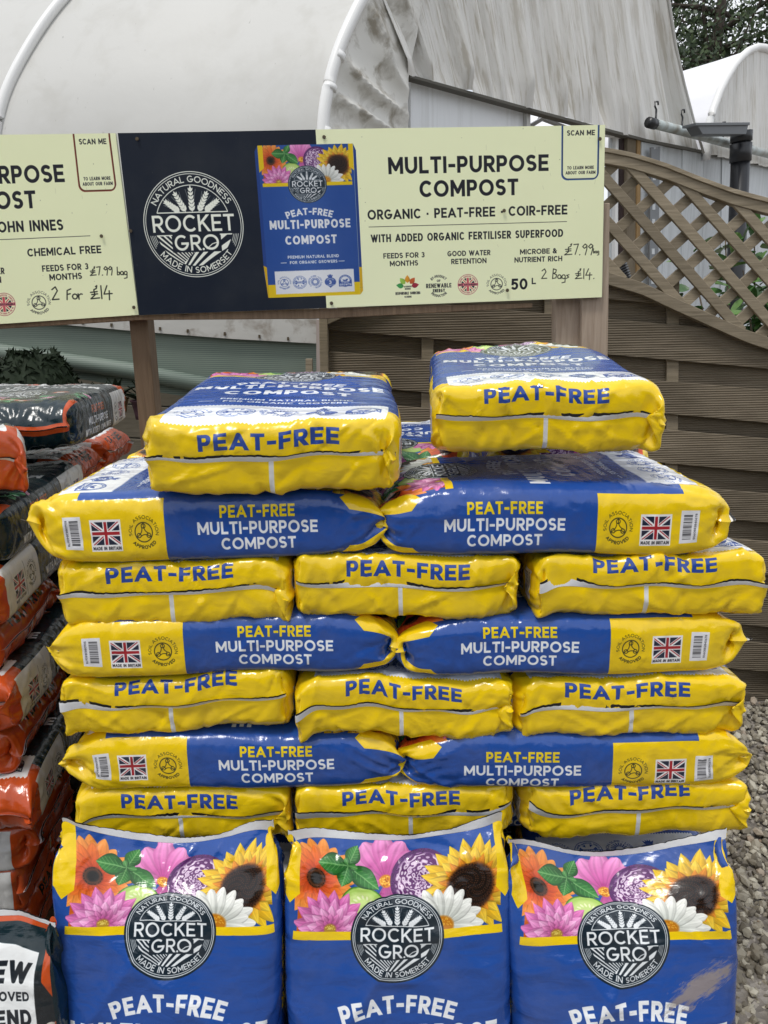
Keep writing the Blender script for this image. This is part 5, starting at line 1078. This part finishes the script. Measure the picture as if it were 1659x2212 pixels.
o=obj('netting_roll',tube('netting_roll',[at(x,y,YW-.03) for x,y in ((-300,752),(0,760),(281,800),(690,880))],.05,10),NET,wl); o.location=-wl.location
WP('corner_strip',[(683,690),(690,690),(692,905),(684,905)],YW-.08,.05,mat('pinkish_strip',(.36,.30,.27),.6)); WP('stub_post',[(660,775),(674,775),(676,905),(661,905)],YW-.10,.05,OLD,.002)
EARTH=wood('bench_plank_wood',(.13,.115,.085),(.24,.21,.16),grain=(1,12,14)); 
for i,(a,b) in enumerate(((742,800),(803,858),(861,930),(933,1010),(1013,1090))): WP('bench_plank',[(-300,a-22),(690,a+40),(690,b+40),(-300,b-22)],YW+.5,.03,EARTH,.003)
DK=mat('tunnel_interior_dark',(.02,.022,.018),.9); WP('interior_shade_sheet',[(-600,640),(690,640),(690,1500),(-600,1500)],YW+.9,.02,DK)  # near-black sheet: the shade inside the tunnel put into its colour
# plants and ornaments on the bench behind the left pallet
LEAFD=mat('dark_plant_leaf',(.014,.024,.011),.7,spec=.2); LEAFG=mat('shrub_leaf',(.05,.13,.035),.4); n=N(LEAFG); oi=n.n('ShaderNodeObjectInfo'); n.l(n.ramp(oi.outputs['Random'],[(0,(.03,.085,.02)),(.6,(.065,.16,.04)),(1,(.13,.24,.06))]),n.b.inputs['Base Color'])
def leafmesh(nm,L_=.1,w_=.03):
    us=np.linspace(0,1,7); P=np.array([[(u*L_,s*w_*math.sin(math.pi*min(1,u*.97+.02)**.8),-.18*L_*u*u+.25*abs(s)*w_) for s in (-1,0,1)] for u in us]); return gridmesh(nm,P)
def cactus(px,py,Y,r,h,label):
    b=at(px,py,Y); k=24; zs=np.linspace(0,1,12); P=np.array([[((r*(1-.6*z**4))*(1+.03*math.cos(q*9))*math.cos(q),(r*(1-.6*z**4))*(1+.03*math.cos(q*9))*math.sin(q),h*z) for q in np.linspace(0,2*math.pi,k*3)] for z in zs])
    o=obj('clipped_bush',gridmesh('clipped_bush',P),LEAFD); o.location=(b[0],b[1],b[2]-h); tag(o,label,'plant'); 
    g=np.random.default_rng(5); lm=leafmesh('bush_leaf',.11,.022); V=[];
    for i in range(40):
        q=g.uniform(0,6.28); z=g.uniform(0,1); e=bpy.data.objects.new('leaf',lm); COL.objects.link(e); e.parent=o; rr=r*(1-.6*z**4)*1.02; e.location=(rr*math.cos(q),rr*math.sin(q),h*z); e.rotation_euler=(g.uniform(-.4,.4),g.uniform(.9,1.5),q)
    lm.materials.append(LEAFD)
    N_=2600; z=g.uniform(0,1.02,N_); q=g.uniform(0,6.28,N_); rr=r*(1-.6*z**4)*g.uniform(.95,1.12,N_); cc=np.stack([rr*np.cos(q),rr*np.sin(q),h*z],-1); a1=g.normal(size=(N_,3))+np.array([0,0,-.8]); a1/=np.linalg.norm(a1,axis=1,keepdims=True); a2=np.cross(a1,g.normal(size=(N_,3))); a2/=np.linalg.norm(a2,axis=1,keepdims=True)
    V=np.stack([cc-a1*.03,cc-a2*.009,cc+a1*.03,cc+a2*.009],1).reshape(-1,3); f_=obj('foliage',mesh('foliage',V,np.arange(N_*4).reshape(-1,4).tolist()),LEAFD,o); f_['kind']='stuff'
cactus(70,765,4.25,.30,.95,'dark upright clipped bush behind the left pallet')
def flowerpot(px,py,Y,c,label,h=.12,r=.055,cat='plant'):
    b=at(px,py,Y); g=np.random.default_rng(px); o=tag(empty('potted_plant',(b[0],b[1],b[2]-h)),label,cat,'small pot plants on the bench')
    zs=[(0,.0),(.75,0),(.8,.3),(1,.9),(1.08,.9),(1.08,1),(.9,1)]; P=np.array([[(r*a*math.cos(q),r*a*math.sin(q),h*.6*z) for q in np.linspace(0,2*math.pi,16)] for a,z in zs]); obj('pot',gridmesh('pot',P),mat('pot_'+str(px),tuple(q*.5 for q in c),.7),o)
    lm=leafmesh('plant_leaf',.11,.02); lm.materials.append(LEAFD)
    for i in range(14): e=bpy.data.objects.new('leaf',lm); COL.objects.link(e); e.parent=o; e.location=(0,0,h*.55); e.rotation_euler=(g.uniform(-.5,.5),g.uniform(-1.4,-.3),g.uniform(0,6.28))
    return o
flowerpot(305,835,3.7,(.10,.03,.05),'small dark red pot plant on the bench behind the green sacks',.16); flowerpot(216,838,3.9,(.03,.12,.07),'small green pot plant on the bench by the brown post',.15); flowerpot(150,842,3.8,(.12,.04,.06),'purple leaved pot plant on the bench behind the green sack',.14); flowerpot(250,838,3.7,(.35,.20,.05),'small ochre pot plant on the bench',.12)
# ---------------------------------------------------------------- shrub behind the lattice
sh=at(1600,1400,3.55); shr=tag(empty('shrub',(sh[0],sh[1],0)),'leafy green shrub showing through the lattice at right','shrub'); TW=mat('twig',(.10,.075,.05),.8)
g=np.random.default_rng(21); lms=[leafmesh('shrub_leaf',.085*k,.026*k) for k in (.7,1,1.25)]
for m_ in lms: m_.materials.append(LEAFG)
for k in range(22):
    e=at(g.uniform(1490,1690),g.uniform(470,760),3.5+g.uniform(-.15,.3)); b=np.array([sh[0]+g.uniform(-.1,.25),sh[1]+g.uniform(-.1,.1),.2]); mid=(b*.35+e*.65)+np.array([0,0,.05]); Q=[b,b*.6+mid*.4+g.normal(0,.02,3),mid,e]
    t_=tube('stem',Q,[.012,.009,.006,.003],6); o=obj('stem',t_,TW,shr); o.location=-shr.location
    for i in range(18):
        f=g.uniform(.25,1); p=mid*(1-f)+e*f if f>.0 else e; p=p+g.normal(0,.055,3); l=bpy.data.objects.new('leaf',lms[i%3]); COL.objects.link(l); l.parent=shr; l.location=Vector(p)-shr.location; l.rotation_euler=(g.uniform(-.7,.7),g.uniform(-.4,.9),g.uniform(0,6.28))
# ---------------------------------------------------------------- tree beyond the tunnels
BARK=mat('bark',(.05,.038,.028),.9); LF=mat('tree_leaf',(.035,.06,.02),.55); n=N(LF); a=n.n('ShaderNodeAttribute',attribute_name='tone'); n.l(n.ramp(a.outputs['Fac'],[(0,(.018,.032,.014)),(.6,(.04,.07,.025)),(1,(.075,.11,.04))]),n.b.inputs['Base Color'])
tb=at(1560,60,15.); tr=tag(empty('broadleaf_tree',(tb[0],tb[1],0)),'dark broadleaf tree rising behind the small tunnel at the upper right','tree')
obj('trunk',tube('trunk',[(0,0,0),(.1,0,2),(0,.1,4.2),(-.1,0,6.2),(0,0,8)],[.26,.22,.18,.12,.05],10),BARK,tr)
g=np.random.default_rng(33); tips=[]
for k in range(44):
    z0=g.uniform(2.6,7); q=g.uniform(0,6.28); Ln=g.uniform(1.2,2.8); d=np.array([math.cos(q),math.sin(q),g.uniform(.1,.8)]); p0=np.array([0,0,z0]); Q=[p0]; 
    for i in range(4): d=d+g.normal(0,.2,3); d/=np.linalg.norm(d); Q.append(Q[-1]+d*Ln/4)
    obj('limb',tube('limb',Q,[.06,.045,.03,.02,.008],6),BARK,tr); tips+=Q[1:]
    for i in range(3): e=Q[-1-i%3]+g.normal(0,.45,3); obj('branch',tube('branch',[Q[-1-i%3],(Q[-1-i%3]+e)/2+g.normal(0,.06,3),e],[.018,.012,.006],5),BARK,tr); tips.append(e)
tips=np.array(tips); NL=17000; cc=tips[g.integers(0,len(tips),NL)]+g.normal(0,.24,(NL,3)); 
a1=g.normal(size=(NL,3)); a1/=np.linalg.norm(a1,axis=1,keepdims=True); a2=np.cross(a1,g.normal(size=(NL,3))); a2/=np.linalg.norm(a2,axis=1,keepdims=True); s_=g.uniform(.035,.065,(NL,1))
V=np.stack([cc-a1*s_,cc-a2*s_*.55,cc+a1*s_,cc+a2*s_*.55],1).reshape(-1,3); me=bpy.data.meshes.new('crown'); me.from_pydata(V.tolist(),[],np.arange(NL*4).reshape(-1,4).tolist()); at_=me.attributes.new('tone','FLOAT','POINT'); at_.data.foreach_set('value',np.repeat(g.uniform(0,1,NL),4).astype(np.float32)); o=obj('crown',me,LF,tr); o['kind']='stuff'

# ---------------------------------------------------------------- unseen dark hedgerow, added behind the viewer for the sack film to reflect
HG=mat('added_hedge_leaf',(.03,.05,.018),.6); g=np.random.default_rng(8); xs=np.linspace(-9,9,90); zs=np.linspace(0,1,16)
P=np.array([[(x,-5.2+(.45+.12*math.sin(x*1.3)+.1*math.sin(x*3.1+2))*(1-z**6)+g.normal(0,.05),(2.7+.15*math.sin(x*.9)+.1*math.sin(x*2.7))*z+g.normal(0,.03)) for x in xs] for z in zs]); P=np.concatenate([P,P[-1:]+np.array([0,-.9,0]),P[:1]*np.array([1,1,0])+np.array([0,-1.4,0])])
tag(obj('added_hedge',gridmesh('added_hedge',P),HG),'unseen dark hedgerow added behind the viewer for the sack film to reflect','added_hedge')
print('script',round(time.time()-T0,1),'s')
